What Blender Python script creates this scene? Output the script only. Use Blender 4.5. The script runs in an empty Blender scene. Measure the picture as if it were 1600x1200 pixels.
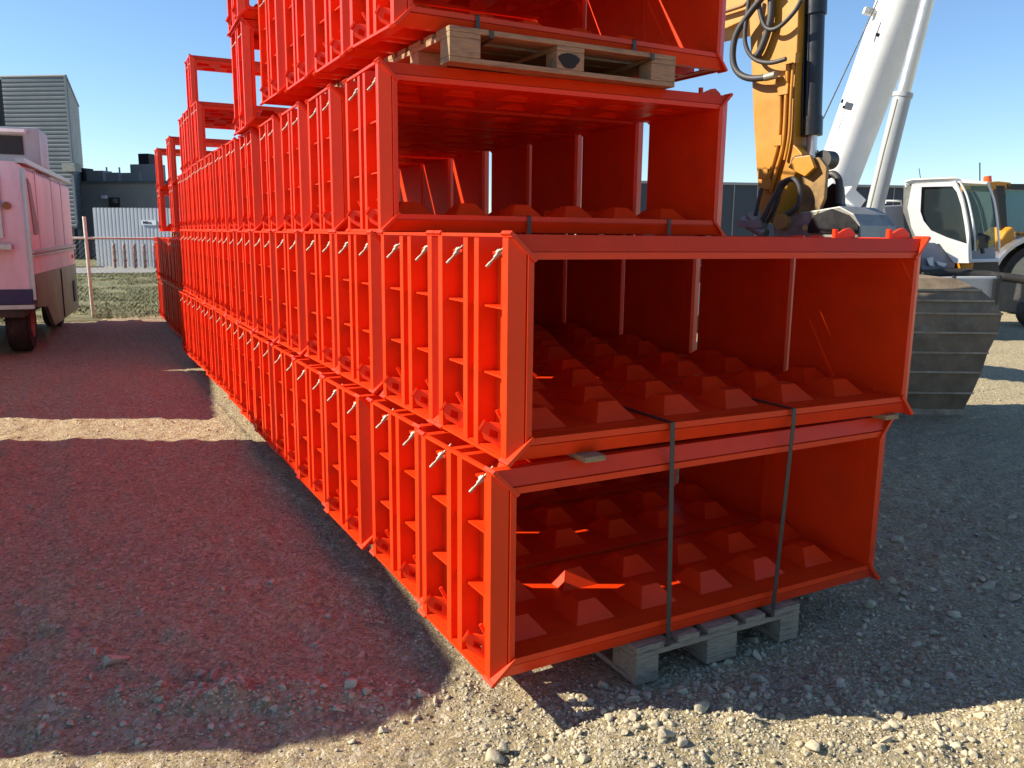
import bpy, math, random
import numpy as np
from mathutils import Vector, Matrix
random.seed(7); RNG = np.random.default_rng(11)
S = bpy.context.scene
COL = S.collection

# ------------------------------------------------------------------ camera
YAW, PITCH, ROLL, CAM_H = math.radians(28.448), math.radians(10.2465), math.radians(0.639), 1.57465
FPX = 1296.0
_cy, _sy, _cp, _sp = math.cos(YAW), math.sin(YAW), math.cos(PITCH), math.sin(PITCH)
FW = Vector((_sy*_cp, _cy*_cp, -_sp)); _R = Vector((_cy, -_sy, 0)); _U = _R.cross(FW)
RT = _R*math.cos(ROLL) + _U*math.sin(ROLL); UP = _U*math.cos(ROLL) - _R*math.sin(ROLL)
CAM = Vector((0, 0, CAM_H))
cam = bpy.data.cameras.new("camera"); cam_o = bpy.data.objects.new("camera", cam); COL.objects.link(cam_o)
cam.sensor_width = 36; cam.lens = 36*FPX/1600; cam.clip_start = 0.05; cam.clip_end = 3000
m = Matrix((RT, UP, -FW)).transposed().to_4x4(); m.translation = CAM; cam_o.matrix_world = m
S.camera = cam_o
# horizontal frame of the view (used to set out the machines standing behind the stack)
RH = Vector((_cy, -_sy, 0)); FH = Vector((_sy, _cy, 0)); ZZ = Vector((0, 0, 1))
def ray(px, py): return FW + RT*((px-800)/FPX) - UP*((py-600)/FPX)
def W(px, py, d): return CAM + ray(px, py)*d
def on_plane(px, py, n, p):
    r = ray(px, py); return CAM + r*((p-CAM).dot(n)/r.dot(n))
def L(r, f, z=0.0): return RH*r + FH*f + ZZ*z

# ------------------------------------------------------------------ light
SUN_EL, SUN_AZ = math.radians(33), math.radians(-62.6)     # azimuth from +Y towards +X
world = bpy.data.worlds.new("World"); S.world = world; world.use_nodes = True
_n = world.node_tree.nodes; _t = _n.new('ShaderNodeTexSky'); _t.sky_type = 'NISHITA'; _t.sun_disc = False
_t.sun_elevation = SUN_EL; _t.sun_rotation = SUN_AZ; _t.altitude = 0; _t.air_density = 1.0; _t.dust_density = 0.0; _t.ozone_density = 5.5
world.node_tree.links.new(_t.outputs[0], _n['Background'].inputs[0]); _n['Background'].inputs[1].default_value = 0.093
sun = bpy.data.lights.new("sun", 'SUN'); sun.energy = 4.8; sun.angle = math.radians(0.5); sun.color = (1.0, 0.91, 0.76)
sun_o = bpy.data.objects.new("sun", sun); COL.objects.link(sun_o)
TO_SUN = Vector((math.cos(SUN_EL)*math.sin(SUN_AZ), math.cos(SUN_EL)*math.cos(SUN_AZ), math.sin(SUN_EL)))
sun_o.rotation_euler = TO_SUN.to_track_quat('Z', 'Y').to_euler(); sun_o.location = TO_SUN*50
S.view_settings.view_transform = 'Standard'; S.view_settings.look = 'None'
S.view_settings.exposure = 0.95; S.view_settings.gamma = 1.0
S.render.engine = 'CYCLES'
S.cycles.max_bounces = 10; S.cycles.diffuse_bounces = 6; S.cycles.glossy_bounces = 4
S.cycles.use_denoising = True; S.cycles.caustics_reflective = False; S.cycles.caustics_refractive = False

# ------------------------------------------------------------------ materials
MATS = {}
def mat(name, col, rough=0.5, metal=0.0, var=0.12, scale=6.0, bump=0.0, bscale=40.0, spec=0.5, stretch=None, col2=None, c2amt=0.5, objrand=0.0, coat=0.0, wave=None):
    """Principled material with two octaves of procedural colour variation and bump."""
    m = bpy.data.materials.new(name); m.use_nodes = True; MATS[name] = m
    nt = m.node_tree; N = nt.nodes; Lk = nt.links; b = N['Principled BSDF']
    b.inputs['Roughness'].default_value = rough; b.inputs['Metallic'].default_value = metal
    b.inputs['Specular IOR Level'].default_value = spec; b.inputs['Coat Weight'].default_value = coat
    tc = N.new('ShaderNodeTexCoord'); vec = tc.outputs['Object']
    if stretch:
        mp = N.new('ShaderNodeMapping'); mp.inputs['Scale'].default_value = stretch; Lk.new(vec, mp.inputs['Vector']); vec = mp.outputs[0]
    nz = N.new('ShaderNodeTexNoise'); nz.inputs['Scale'].default_value = scale; nz.inputs['Detail'].default_value = 6; nz.inputs['Roughness'].default_value = 0.65
    Lk.new(vec, nz.inputs['Vector'])
    mr = N.new('ShaderNodeMapRange'); mr.inputs[1].default_value = 0.3; mr.inputs[2].default_value = 0.7
    mr.inputs[3].default_value = 1-var; mr.inputs[4].default_value = 1+var; Lk.new(nz.outputs['Fac'], mr.inputs[0])
    base = None
    if col2:
        n2 = N.new('ShaderNodeTexNoise'); n2.inputs['Scale'].default_value = scale*0.37; n2.inputs['Detail'].default_value = 8; n2.inputs['Roughness'].default_value = 0.7
        Lk.new(vec, n2.inputs['Vector'])
        r2 = N.new('ShaderNodeMapRange'); r2.inputs[1].default_value = 0.62-0.24*c2amt; r2.inputs[2].default_value = 0.78-0.24*c2amt; Lk.new(n2.outputs['Fac'], r2.inputs[0])
        mx = N.new('ShaderNodeMix'); mx.data_type = 'RGBA'; mx.inputs[6].default_value = (*col, 1); mx.inputs[7].default_value = (*col2, 1)
        Lk.new(r2.outputs[0], mx.inputs[0]); base = mx.outputs[2]
    vm = N.new('ShaderNodeVectorMath'); vm.operation = 'SCALE'
    if base: Lk.new(base, vm.inputs[0])
    else: vm.inputs[0].default_value = col
    fac = mr.outputs[0]
    if objrand:
        oi = N.new('ShaderNodeObjectInfo'); ma = N.new('ShaderNodeMath'); ma.operation = 'MULTIPLY_ADD'
        Lk.new(oi.outputs['Random'], ma.inputs[0]); ma.inputs[1].default_value = objrand; ma.inputs[2].default_value = 1-objrand/2
        mm = N.new('ShaderNodeMath'); mm.operation = 'MULTIPLY'; Lk.new(fac, mm.inputs[0]); Lk.new(ma.outputs[0], mm.inputs[1]); fac = mm.outputs[0]
    Lk.new(fac, vm.inputs['Scale']); Lk.new(vm.outputs[0], b.inputs['Base Color'])
    rr = N.new('ShaderNodeMapRange'); rr.inputs[1].default_value = 0.3; rr.inputs[2].default_value = 0.7
    rr.inputs[3].default_value = max(0.02, rough-0.08); rr.inputs[4].default_value = min(1, rough+0.1); Lk.new(nz.outputs['Fac'], rr.inputs[0]); Lk.new(rr.outputs[0], b.inputs['Roughness'])
    if bump:
        n3 = N.new('ShaderNodeTexNoise'); n3.inputs['Scale'].default_value = bscale; n3.inputs['Detail'].default_value = 5; Lk.new(vec, n3.inputs['Vector'])
        bp = N.new('ShaderNodeBump'); bp.inputs['Strength'].default_value = 1.0; bp.inputs['Distance'].default_value = bump
        Lk.new(n3.outputs['Fac'], bp.inputs['Height']); Lk.new(bp.outputs[0], b.inputs['Normal'])
    return m
mat('red_paint', (0.72, 0.041, 0.004), 0.40, var=0.10, scale=4, col2=(0.61, 0.042, 0.007), c2amt=0.4, spec=0.28, objrand=0.06, bump=0.0006, bscale=14)
mat('zinc', (0.29, 0.265, 0.20), 0.5, 0.3, var=0.15, scale=60)
mat('grey_wood', (0.28, 0.23, 0.16), 0.85, var=0.3, scale=14, stretch=(1.5, 6, 14), bump=0.002, bscale=30, col2=(0.13, 0.115, 0.10), c2amt=0.5)
mat('new_wood', (0.33, 0.215, 0.11), 0.8, var=0.25, scale=12, stretch=(1.5, 8, 14), bump=0.0015, bscale=30, col2=(0.17, 0.12, 0.075), c2amt=0.5)
mat('char_wood', (0.02, 0.018, 0.016), 0.9)
mat('strap', (0.040, 0.034, 0.028), 0.45, var=0.2, scale=30)
mat('yellow', (0.52, 0.225, 0.014), 0.42, var=0.09, scale=4, col2=(0.42, 0.175, 0.016), c2amt=0.3, bump=0.0008, bscale=10)
mat('dirty_yellow', (0.30, 0.17, 0.045), 0.6, var=0.25, scale=7, col2=(0.09, 0.06, 0.035), c2amt=0.5)
mat('black_paint', (0.012, 0.014, 0.016), 0.35, var=0.2, scale=10)
mat('rubber', (0.022, 0.021, 0.02), 0.75, var=0.3, scale=20, col2=(0.06, 0.055, 0.045), c2amt=0.4)
mat('hose', (0.045, 0.042, 0.04), 0.55, var=0.2, scale=40)
mat('chrome', (0.55, 0.53, 0.50), 0.34, 0.75, var=0.05)
mat('steel_grey', (0.24, 0.24, 0.22), 0.5, 0.3, var=0.2, scale=9, col2=(0.12, 0.12, 0.11), c2amt=0.4)
mat('dark_steel', (0.05, 0.05, 0.05), 0.5, 0.3, var=0.3, scale=9, col2=(0.09, 0.075, 0.06), c2amt=0.4)
mat('bright_edge_steel', (0.33, 0.26, 0.18), 0.6, 0.2, var=0.4, scale=8)  # paler tone for the bright edges along the bucket's bends
mat('bucket_steel', (0.21, 0.155, 0.10), 0.75, 0.1, var=0.4, scale=5, col2=(0.30, 0.26, 0.19), c2amt=0.35, bump=0.004, bscale=14)
mat('crane_white', (0.74, 0.74, 0.71), 0.32, var=0.05, scale=3, col2=(0.6, 0.58, 0.53), c2amt=0.25)
mat('crane_grey', (0.36, 0.38, 0.39), 0.4, var=0.08, scale=3, col2=(0.28, 0.28, 0.27), c2amt=0.3)
mat('crane_blue_grey', (0.30, 0.31, 0.36), 0.5, var=0.1, scale=3)
mat('trailer_white', (0.84, 0.80, 0.77), 0.38, var=0.05, scale=2.2, stretch=(1, 1, 0.35), col2=(0.68, 0.62, 0.57), c2amt=0.35, bump=0.002, bscale=3)
mat('trailer_skirt', (0.20, 0.195, 0.17), 0.4, 0.5, var=0.2, scale=4, col2=(0.12, 0.12, 0.10), c2amt=0.4)
mat('trailer_blue', (0.025, 0.03, 0.10), 0.45, var=0.15)
mat('alloy', (0.45, 0.45, 0.45), 0.35, 0.8, var=0.15, scale=8)
mat('clad_grey', (0.13, 0.15, 0.165), 0.45, 0.2, var=0.08, scale=0.8)
mat('wall_dark', (0.27, 0.27, 0.27), 0.75, var=0.12, scale=0.6, bump=0.004, bscale=3)
mat('wall_blue_dark', (0.032, 0.045, 0.062), 0.7, var=0.12, scale=0.5)
mat('sheet_white', (0.36, 0.385, 0.42), 0.5, 0.1, var=0.06, scale=1.2)
mat('sign_white', (0.7, 0.72, 0.74), 0.5, var=0.03)
mat('ink', (0.01, 0.012, 0.03), 0.6)
mat('dark_void', (0.008, 0.009, 0.012), 0.6)
mat('post_red', (0.28, 0.10, 0.07), 0.6, var=0.4, scale=14, col2=(0.45, 0.36, 0.25), c2amt=0.5)
mat('galv_post', (0.72, 0.68, 0.58), 0.6, 0.3, var=0.15, scale=20)
mat('wire', (0.22, 0.22, 0.20), 0.5, 0.7)
mat('amber', (0.75, 0.11, 0.015), 0.25)
mat('tan_rim', (0.50, 0.44, 0.30), 0.6, var=0.15)
mat('seat_dark', (0.02, 0.02, 0.022), 0.8)
mat('hi_vis', (0.45, 0.44, 0.10), 0.8)
mat('stone', (0.46, 0.395, 0.265), 0.9, var=0.3, scale=9, bump=0.003, bscale=120, col2=(0.36, 0.315, 0.24), c2amt=0.5)
mat('road', (0.24, 0.235, 0.22), 0.9, var=0.15, scale=2)
mat('grass_blade', (0.105, 0.115, 0.03), 0.8, var=0.4, scale=1.5, col2=(0.22, 0.19, 0.08), c2amt=0.5)
mat('lawn', (0.16, 0.145, 0.06), 0.95, var=0.35, scale=1.4, col2=(0.11, 0.13, 0.04), c2amt=0.5, bump=0.05, bscale=5)
def glass(name, tint, alpha):
    m = bpy.data.materials.new(name); m.use_nodes = True; MATS[name] = m; nt = m.node_tree; N = nt.nodes
    b = N['Principled BSDF']; b.inputs['Base Color'].default_value = (*tint, 1); b.inputs['Roughness'].default_value = 0.04
    tr = N.new('ShaderNodeBsdfTransparent'); tr.inputs[0].default_value = (0.55, 0.75, 0.75, 1)
    mx = N.new('ShaderNodeMixShader'); fr = N.new('ShaderNodeTexNoise'); fr.inputs['Scale'].default_value = 2.0
    mr = N.new('ShaderNodeMapRange'); mr.inputs[3].default_value = alpha-0.05; mr.inputs[4].default_value = alpha+0.05
    nt.links.new(fr.outputs['Fac'], mr.inputs[0]); nt.links.new(mr.outputs[0], mx.inputs[0])
    nt.links.new(tr.outputs[0], mx.inputs[1]); nt.links.new(b.outputs[0], mx.inputs[2]); nt.links.new(mx.outputs[0], N['Material Output'].inputs[0])
glass('tinted_glass', (0.03, 0.04, 0.045), 0.7)
glass('green_glass', (0.10, 0.17, 0.17), 0.5)
glass('sky_teal_glass', (0.22, 0.42, 0.44), 0.55)  # bright sky in the pane is put into this teal tint
def ground_mat():
    m = bpy.data.materials.new('gravel'); m.use_nodes = True; MATS['gravel'] = m; nt = m.node_tree; N = nt.nodes; K = nt.links
    b = N['Principled BSDF']; b.inputs['Roughness'].default_value = 0.92; b.inputs['Specular IOR Level'].default_value = 0.2
    tc = N.new('ShaderNodeTexCoord'); v = tc.outputs['Object']
    def noise(s, d=6, r=0.65):
        n = N.new('ShaderNodeTexNoise'); n.inputs['Scale'].default_value = s; n.inputs['Detail'].default_value = d; n.inputs['Roughness'].default_value = r; K.new(v, n.inputs['Vector']); return n.outputs['Fac']
    def vor(s, out='Color'):
        n = N.new('ShaderNodeTexVoronoi'); n.inputs['Scale'].default_value = s; n.inputs['Randomness'].default_value = 1; K.new(v, n.inputs['Vector']); return n
    def rng(x, a, c, d, e):
        r = N.new('ShaderNodeMapRange'); r.inputs[1].default_value = a; r.inputs[2].default_value = c; r.inputs[3].default_value = d; r.inputs[4].default_value = e; K.new(x, r.inputs[0]); return r.outputs[0]
    def mix(f, c1, c2):
        x = N.new('ShaderNodeMix'); x.data_type = 'RGBA'
        K.new(f, x.inputs[0])
        for i, c in ((6, c1), (7, c2)):
            if isinstance(c, tuple): x.inputs[i].default_value = (*c, 1)
            else: K.new(c, x.inputs[i])
        return x.outputs[2]
    dirt = mix(rng(noise(1.1, 9, 0.7), 0.38, 0.64, 0, 1), (0.60, 0.485, 0.255), (0.46, 0.375, 0.205))
    dirt = mix(rng(noise(9, 8, 0.8), 0.4, 0.72, 0, 0.7), dirt, (0.62, 0.51, 0.29))
    dirt = mix(rng(noise(0.35, 5), 0.52, 0.68, 0, 0.6), dirt, (0.38, 0.33, 0.225))
    dirt = mix(rng(noise(42, 6, 0.8), 0.46, 0.60, 0, 0.9), dirt, (0.24, 0.185, 0.105))  # darker crevices: shade of small pits put into the colour
    dirt = mix(rng(noise(13, 8, 0.85), 0.56, 0.66, 0, 0.7), dirt, (0.27, 0.22, 0.13))  # broader dark spots, pit shade coloured in over the soil
    v1 = vor(95); v2 = vor(38)
    sx = N.new('ShaderNodeSeparateColor'); K.new(v1.outputs['Color'], sx.inputs[0])
    grey = mix(sx.outputs[1], (0.22, 0.185, 0.13), (0.78, 0.67, 0.46))
    mask = rng(sx.outputs[0], 0.55, 0.6, 0, 0.75)
    col = mix(mask, dirt, grey)
    sx2 = N.new('ShaderNodeSeparateColor'); K.new(v2.outputs['Color'], sx2.inputs[0])
    mask2 = rng(sx2.outputs[0], 0.8, 0.83, 0, 0.7)
    grey2 = mix(sx2.outputs[1], (0.24, 0.205, 0.15), (0.74, 0.65, 0.46))
    col = mix(mask2, col, grey2)
    K.new(col, b.inputs['Base Color'])
    def math_(op, a, c):
        x = N.new('ShaderNodeMath'); x.operation = op
        for i, q in ((0, a), (1, c)):
            if isinstance(q, (int, float)): x.inputs[i].default_value = q
            else: K.new(q, x.inputs[i])
        return x.outputs[0]
    peb = math_('MULTIPLY', math_('SUBTRACT', 0.6, v1.outputs['Distance']), sx.outputs[0])
    peb2 = math_('MULTIPLY', math_('SUBTRACT', 0.5, v2.outputs['Distance']), mask2)
    h = math_('ADD', math_('ADD', math_('MULTIPLY', peb, 0.014), math_('MULTIPLY', peb2, 0.030)), math_('ADD', math_('MULTIPLY', noise(22, 8, 0.75), 0.035), math_('MULTIPLY', noise(120, 4, 0.7), 0.008)))
    bp = N.new('ShaderNodeBump'); bp.inputs['Strength'].default_value = 1; bp.inputs['Distance'].default_value = 1.0; K.new(h, bp.inputs['Height']); K.new(bp.outputs[0], b.inputs['Normal'])
ground_mat()

# ------------------------------------------------------------------ mesh helpers
class MB:
    def __init__(s): s.v = []; s.f = []; s.mi = []; s.m = 0; s.sm = []
    def add(s, vs, fs, smooth=False):
        o = len(s.v); s.v += [tuple(q) for q in vs]; s.f += [tuple(i+o for i in f) for f in fs]; s.mi += [s.m]*len(fs); s.sm += [smooth]*len(fs); return s
    def box(s, x0, x1, y0, y1, z0, z1):
        return s.add([(x0,y0,z0),(x1,y0,z0),(x1,y1,z0),(x0,y1,z0),(x0,y0,z1),(x1,y0,z1),(x1,y1,z1),(x0,y1,z1)],
                     [(0,3,2,1),(4,5,6,7),(0,1,5,4),(1,2,6,5),(2,3,7,6),(3,0,4,7)])
    def obox(s, c, a, b, d):
        c, a, b, d = Vector(c), Vector(a), Vector(b), Vector(d)
        vs = [c-a-b-d, c+a-b-d, c+a+b-d, c-a+b-d, c-a-b+d, c+a-b+d, c+a+b+d, c-a+b+d]
        fs = [(0,3,2,1),(4,5,6,7),(0,1,5,4),(1,2,6,5),(2,3,7,6),(3,0,4,7)]
        if a.cross(b).dot(d) < 0: fs = [f[::-1] for f in fs]
        return s.add(vs, fs)
    def extrude(s, poly, d, smooth=False):
        """poly: list of 3D points (planar), extruded by vector d"""
        d = Vector(d); P = [Vector(p) for p in poly]; n = len(P)
        nn = Vector((0,0,0))
        for i in range(n): nn += P[i].cross(P[(i+1) % n])
        if nn.dot(d) > 0: P = P[::-1]
        s.add(P, [tuple(range(n))]); s.add([p+d for p in P], [tuple(range(n))[::-1]])
        return s.add(P+[p+d for p in P], [((i+1) % n, i, i+n, (i+1) % n+n) for i in range(n)], smooth)
    def cyl(s, p0, p1, r0, r1=None, n=12, caps=True, smooth=True):
        r1 = r0 if r1 is None else r1; p0, p1 = Vector(p0), Vector(p1); ax = (p1-p0).normalized()
        u = ax.orthogonal().normalized(); w = ax.cross(u)
        ring = lambda p, r: [p+(u*math.cos(2*math.pi*i/n)+w*math.sin(2*math.pi*i/n))*r for i in range(n)]
        s.add(ring(p0, r0)+ring(p1, r1), [(i, (i+1) % n, (i+1) % n+n, i+n) for i in range(n)], smooth)
        if caps: s.add(ring(p0, r0), [tuple(range(n))[::-1]]); s.add(ring(p1, r1), [tuple(range(n))])
        return s
    def tube(s, pts, r, n=8, sub=5):
        P = [Vector(p) for p in pts]
        if sub > 1 and len(P) > 2:
            Q = []
            for i in range(len(P)-1):
                a, b, c, d = P[max(i-1,0)], P[i], P[i+1], P[min(i+2,len(P)-1)]
                for k in range(sub):
                    t = k/sub
                    Q.append(0.5*((2*b)+(c-a)*t+(2*a-5*b+4*c-d)*t*t+(3*b-a-3*c+d)*t**3))
            P = Q+[P[-1]]
        vs = []; u = None
        for i, p in enumerate(P):
            t = (P[min(i+1,len(P)-1)]-P[max(i-1,0)]).normalized()
            u = t.orthogonal().normalized() if u is None else (u-t*u.dot(t)).normalized()
            w = t.cross(u); vs += [p+(u*math.cos(2*math.pi*k/n)+w*math.sin(2*math.pi*k/n))*r for k in range(n)]
        fs = [(i*n+k, i*n+(k+1) % n, (i+1)*n+(k+1) % n, (i+1)*n+k) for i in range(len(P)-1) for k in range(n)]
        s.add(vs, fs, True); s.add(vs[:n], [tuple(range(n))[::-1]]); return s.add(vs[-n:], [tuple(range(n))])
    def ring(s, prof, W, H):
        """closed profile of (inset d, y) points swept round the rectangle W x H in the xz plane"""
        n = len(prof); vs = []
        for cx, cz in ((0,0),(1,0),(1,1),(0,1)):
            for d, y in prof: vs.append((d if cx == 0 else W-d, y, d if cz == 0 else H-d))
        fs = []
        for c in range(4):
            a, b = c*n, ((c+1) % 4)*n
            for i in range(n): fs.append((a+i, a+(i+1) % n, b+(i+1) % n, b+i))
        return s.add(vs, fs)
    def build(s, name, mats, parent=None, bevel=0.0, recalc=False):
        me = bpy.data.meshes.new(name); me.from_pydata(s.v, [], s.f)
        for q in ([mats] if isinstance(mats, str) else mats): me.materials.append(MATS[q])
        me.polygons.foreach_set('material_index', s.mi); me.polygons.foreach_set('use_smooth', s.sm); me.update()
        if recalc:
            import bmesh
            bm = bmesh.new(); bm.from_mesh(me); bmesh.ops.recalc_face_normals(bm, faces=bm.faces); bm.to_mesh(me); bm.free()
        o = bpy.data.objects.new(name, me); COL.objects.link(o); o.parent = parent
        if bevel:
            import bmesh
            bm = bmesh.new(); bm.from_mesh(me); bmesh.ops.remove_doubles(bm, verts=bm.verts, dist=1e-5); bmesh.ops.recalc_face_normals(bm, faces=bm.faces)
            ed = [e for e in bm.edges if len(e.link_faces) == 2 and e.calc_face_angle(0) > 0.6]
            bmesh.ops.bevel(bm, geom=ed, offset=bevel, segments=2, profile=0.6, affect='EDGES', clamp_overlap=True); bm.to_mesh(me); bm.free()
        return o
def tag(o, label=None, cat=None, group=None, kind=None):
    if label: o['label'] = label
    if cat: o['category'] = cat
    if group: o['group'] = group
    if kind: o['kind'] = kind
    return o
def empty(name, loc, rz=0.0):
    o = bpy.data.objects.new(name, None); COL.objects.link(o); o.location = loc; o.rotation_euler = (0,0,rz); o.empty_display_size = 0.2; return o
KIDS = {}
def copy_tree(o, parent=None):
    c = o.copy(); COL.objects.link(c); c.parent = parent
    for ch in list(o.children): copy_tree(ch, c)
    return c

# ------------------------------------------------------------------ ground
_G = {}
def vnoise(x, y, s, seed):
    if seed not in _G: _G[seed] = np.random.default_rng(seed).random((256, 256))
    G = _G[seed]; u = x*s; v = y*s
    i = np.floor(u).astype(int); j = np.floor(v).astype(int); a = u-i; b = v-j; a = a*a*(3-2*a); b = b*b*(3-2*b)
    g = lambda p, q: G[p % 256, q % 256]
    return (g(i,j)*(1-a)+g(i+1,j)*a)*(1-b)+(g(i,j+1)*(1-a)+g(i+1,j+1)*a)*b-0.5
def ground_z(x, y):
    x = np.asarray(x, float); y = np.asarray(y, float)
    r = x*RH.x+y*RH.y; f = x*FH.x+y*FH.y
    z = 0.03*vnoise(x, y, 0.7, 1)+0.02*vnoise(x, y, 2.3, 2)+0.014*vnoise(x, y, 6, 3)+0.016*vnoise(x, y, 14, 4)+0.014*vnoise(x, y, 27, 5)
    near = np.clip((40-np.hypot(x, y))/30, 0, 1)
    z = z*near
    # loose gravel windrow in the foreground right, and a churned rut in the left foreground
    z = z+0.05*np.exp(-((f-2.45)/0.28)**2)*np.clip((r+0.1)/0.5, 0, 1)*np.clip((2.6-r)/0.6, 0, 1)*(1+1.2*vnoise(x, y, 5, 8))
    z = z+0.04*np.exp(-((f-2.62)/0.12)**2)*np.exp(-((r+0.95)/0.5)**2)*(1+1.5*vnoise(x, y, 12, 9))-0.04*np.exp(-((f-2.75)/0.05)**2)*np.exp(-((r+1.15)/0.22)**2)
    for k_, off in enumerate((-2.05, -0.55, -3.3)):
        q = x-off-0.10*(y-3)-0.25*np.sin(y*0.35+k_)
        z = z-0.016*np.exp(-(q/0.13)**2)*(0.7+0.6*vnoise(x, y, 3, 41))+0.010*np.exp(-((np.abs(q)-0.22)/0.06)**2)*(0.6+1.2*vnoise(x, y, 7, 42))
    z = z-0.035*np.clip(vnoise(x, y, 4.2, 51)-0.30, 0, 1)/0.2*np.clip(0.6+vnoise(x, y, 22, 52), 0, 1)*(x < 1.0)
    pal = (x > 1.2) & (x < 3.2) & (y > 2.05)          # flat stand under the stack
    z = np.where(pal, np.minimum(z*0.3, 0.0)-0.004, z)
    return z-0.008
def axis(a, b, step, far):
    core = np.arange(a, b, step); out = [core]
    p, d, lo = core[0], step, []
    while p > -far: d *= 1.16; p -= d; lo.append(p)
    p, d, hi = core[-1], step, []
    while p < far: d *= 1.16; p += d; hi.append(p)
    return np.concatenate([np.array(lo[::-1]), core, np.array(hi)])
def grid_obj(name, xs, ys, zf, m):
    X, Y = np.meshgrid(xs, ys, indexing='xy'); Z = zf(X, Y); nx, ny = len(xs), len(ys)
    co = np.stack([X, Y, Z], -1).reshape(-1, 3).astype(np.float32)
    i = np.arange((ny-1)*(nx-1)); r = i//(nx-1); c = i % (nx-1); a = r*nx+c
    fs = np.stack([a, a+1, a+1+nx, a+nx], -1).astype(np.int32)
    me = bpy.data.meshes.new(name); me.vertices.add(len(co)); me.vertices.foreach_set('co', co.ravel())
    me.loops.add(fs.size); me.loops.foreach_set('vertex_index', fs.ravel())
    me.polygons.add(len(fs)); me.polygons.foreach_set('loop_start', np.arange(len(fs))*4); me.polygons.foreach_set('use_smooth', np.ones(len(fs), bool))
    me.update(calc_edges=True); me.materials.append(MATS[m]); o = bpy.data.objects.new(name, me); COL.objects.link(o); return o
g = grid_obj('ground', axis(-2.2, 5.2, 0.022, 900), axis(0.6, 8.5, 0.026, 900), ground_z, 'gravel'); tag(g, kind='structure')

# loose stones
def rocks():
    import bmesh
    T = []
    for k in range(6):
        bm = bmesh.new(); bmesh.ops.create_icosphere(bm, subdivisions=3 if k < 2 else 1, radius=1.0)
        v = np.array([q.co for q in bm.verts]); f = np.array([[q.index for q in p.verts] for p in bm.faces]); bm.free()
        r = np.random.default_rng(50+k); d = r.normal(size=(9, 3)); d /= np.linalg.norm(d, axis=1)[:, None]
        for q in d:                                     # chip flat facets off the lump
            h = r.uniform(0.3, 0.62); t = v@q; v = v-np.outer(np.maximum(t-h, 0), q)
        v = v*np.array([1, r.uniform(0.7, 1), r.uniform(0.42, 0.7)]); T.append((v, f))
    V, F, off = [], [], 0
    def put(r_, f_, size):
        nonlocal off
        p = RH*r_+FH*f_
        if 1.1 < p.x < 3.1 and p.y > 2.25 and size > 0.02: return
        big = size > 0.022
        v, f = T[RNG.integers(0, 2)] if big else T[RNG.integers(2, 6)]
        a = RNG.uniform(0, 6.28); c, s = math.cos(a), math.sin(a); tl = RNG.uniform(-0.4, 0.4)
        w = v*size*RNG.uniform(0.8, 1.2, 3); w = np.stack([w[:,0], w[:,1]*math.cos(tl)-w[:,2]*math.sin(tl), w[:,1]*math.sin(tl)+w[:,2]*math.cos(tl)], -1)
        w = np.stack([w[:,0]*c-w[:,1]*s, w[:,0]*s+w[:,1]*c, w[:,2]], -1)
        z = float(ground_z(p.x, p.y)); V.append(w+np.array([p.x, p.y, z+size*RNG.uniform(-0.3, 0.25)])); F.append(f+off); off += len(v)
    def lateral(f_): return RNG.uniform(-0.66, 0.66)*f_
    for _ in range(17000):                                # fine grit everywhere
        f_ = 2.0*math.exp(RNG.uniform(0, 1.5)); put(lateral(f_), f_, 0.0035*math.exp(RNG.normal(0, 0.45))*(0.7+f_*0.12))
    for _ in range(13000):                               # gravel bank, lower right
        f_ = 2.15+abs(RNG.normal(0, 0.75)); r_ = RNG.uniform(-0.15, 0.68*f_)
        if r_ < 0.5 and f_ > 2.75: continue
        put(r_, f_, 0.0068*math.exp(RNG.normal(0, 0.5)))
    for _ in range(1500):
        f_ = RNG.uniform(2.3, 4.8); r_ = RNG.uniform(0.2, 0.68*f_); put(r_, f_, 0.0145*math.exp(RNG.normal(0, 0.45)))
    for _ in range(6500):                                 # scattered on the packed dirt at left
        f_ = RNG.uniform(2.2, 8); put(RNG.uniform(-0.68*f_, 0), f_, 0.0078*math.exp(RNG.normal(0, 0.45)))
    for _ in range(700):                                 # churned patch left foreground
        put(RNG.normal(-1.0, 0.35), RNG.normal(2.62, 0.12), 0.0095*math.exp(RNG.normal(0, 0.5)))
    for _ in range(260): put(RNG.normal(-0.33, 0.14), RNG.normal(2.62, 0.08), 0.0085*math.exp(RNG.normal(0, 0.5)))
    for r_, f_, s_ in ((0.42,2.62,0.022),(0.78,2.64,0.026),(1.3,2.66,0.03),(1.55,2.6,0.024),(0.95,2.95,0.034),(1.15,3.2,0.032),(1.9,3.3,0.05),(1.75,3.55,0.045),(2.2,3.6,0.055),(1.4,3.35,0.042),(1.62,3.05,0.038),(0.6,2.72,0.02)): put(r_, f_, s_)
    V = np.concatenate(V).astype(np.float32); F = np.concatenate(F).astype(np.int32)
    me = bpy.data.meshes.new('gravel_stones'); me.vertices.add(len(V)); me.vertices.foreach_set('co', V.ravel()); me.loops.add(F.size); me.loops.foreach_set('vertex_index', F.ravel())
    me.polygons.add(len(F)); me.polygons.foreach_set('loop_start', np.arange(len(F))*3); me.update(calc_edges=True); me.materials.append(MATS['stone'])
    o = bpy.data.objects.new('gravel_stones', me); COL.objects.link(o); tag(o, 'loose grey and beige gravel stones scattered over the yard', 'gravel', kind='stuff')
rocks()

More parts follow.
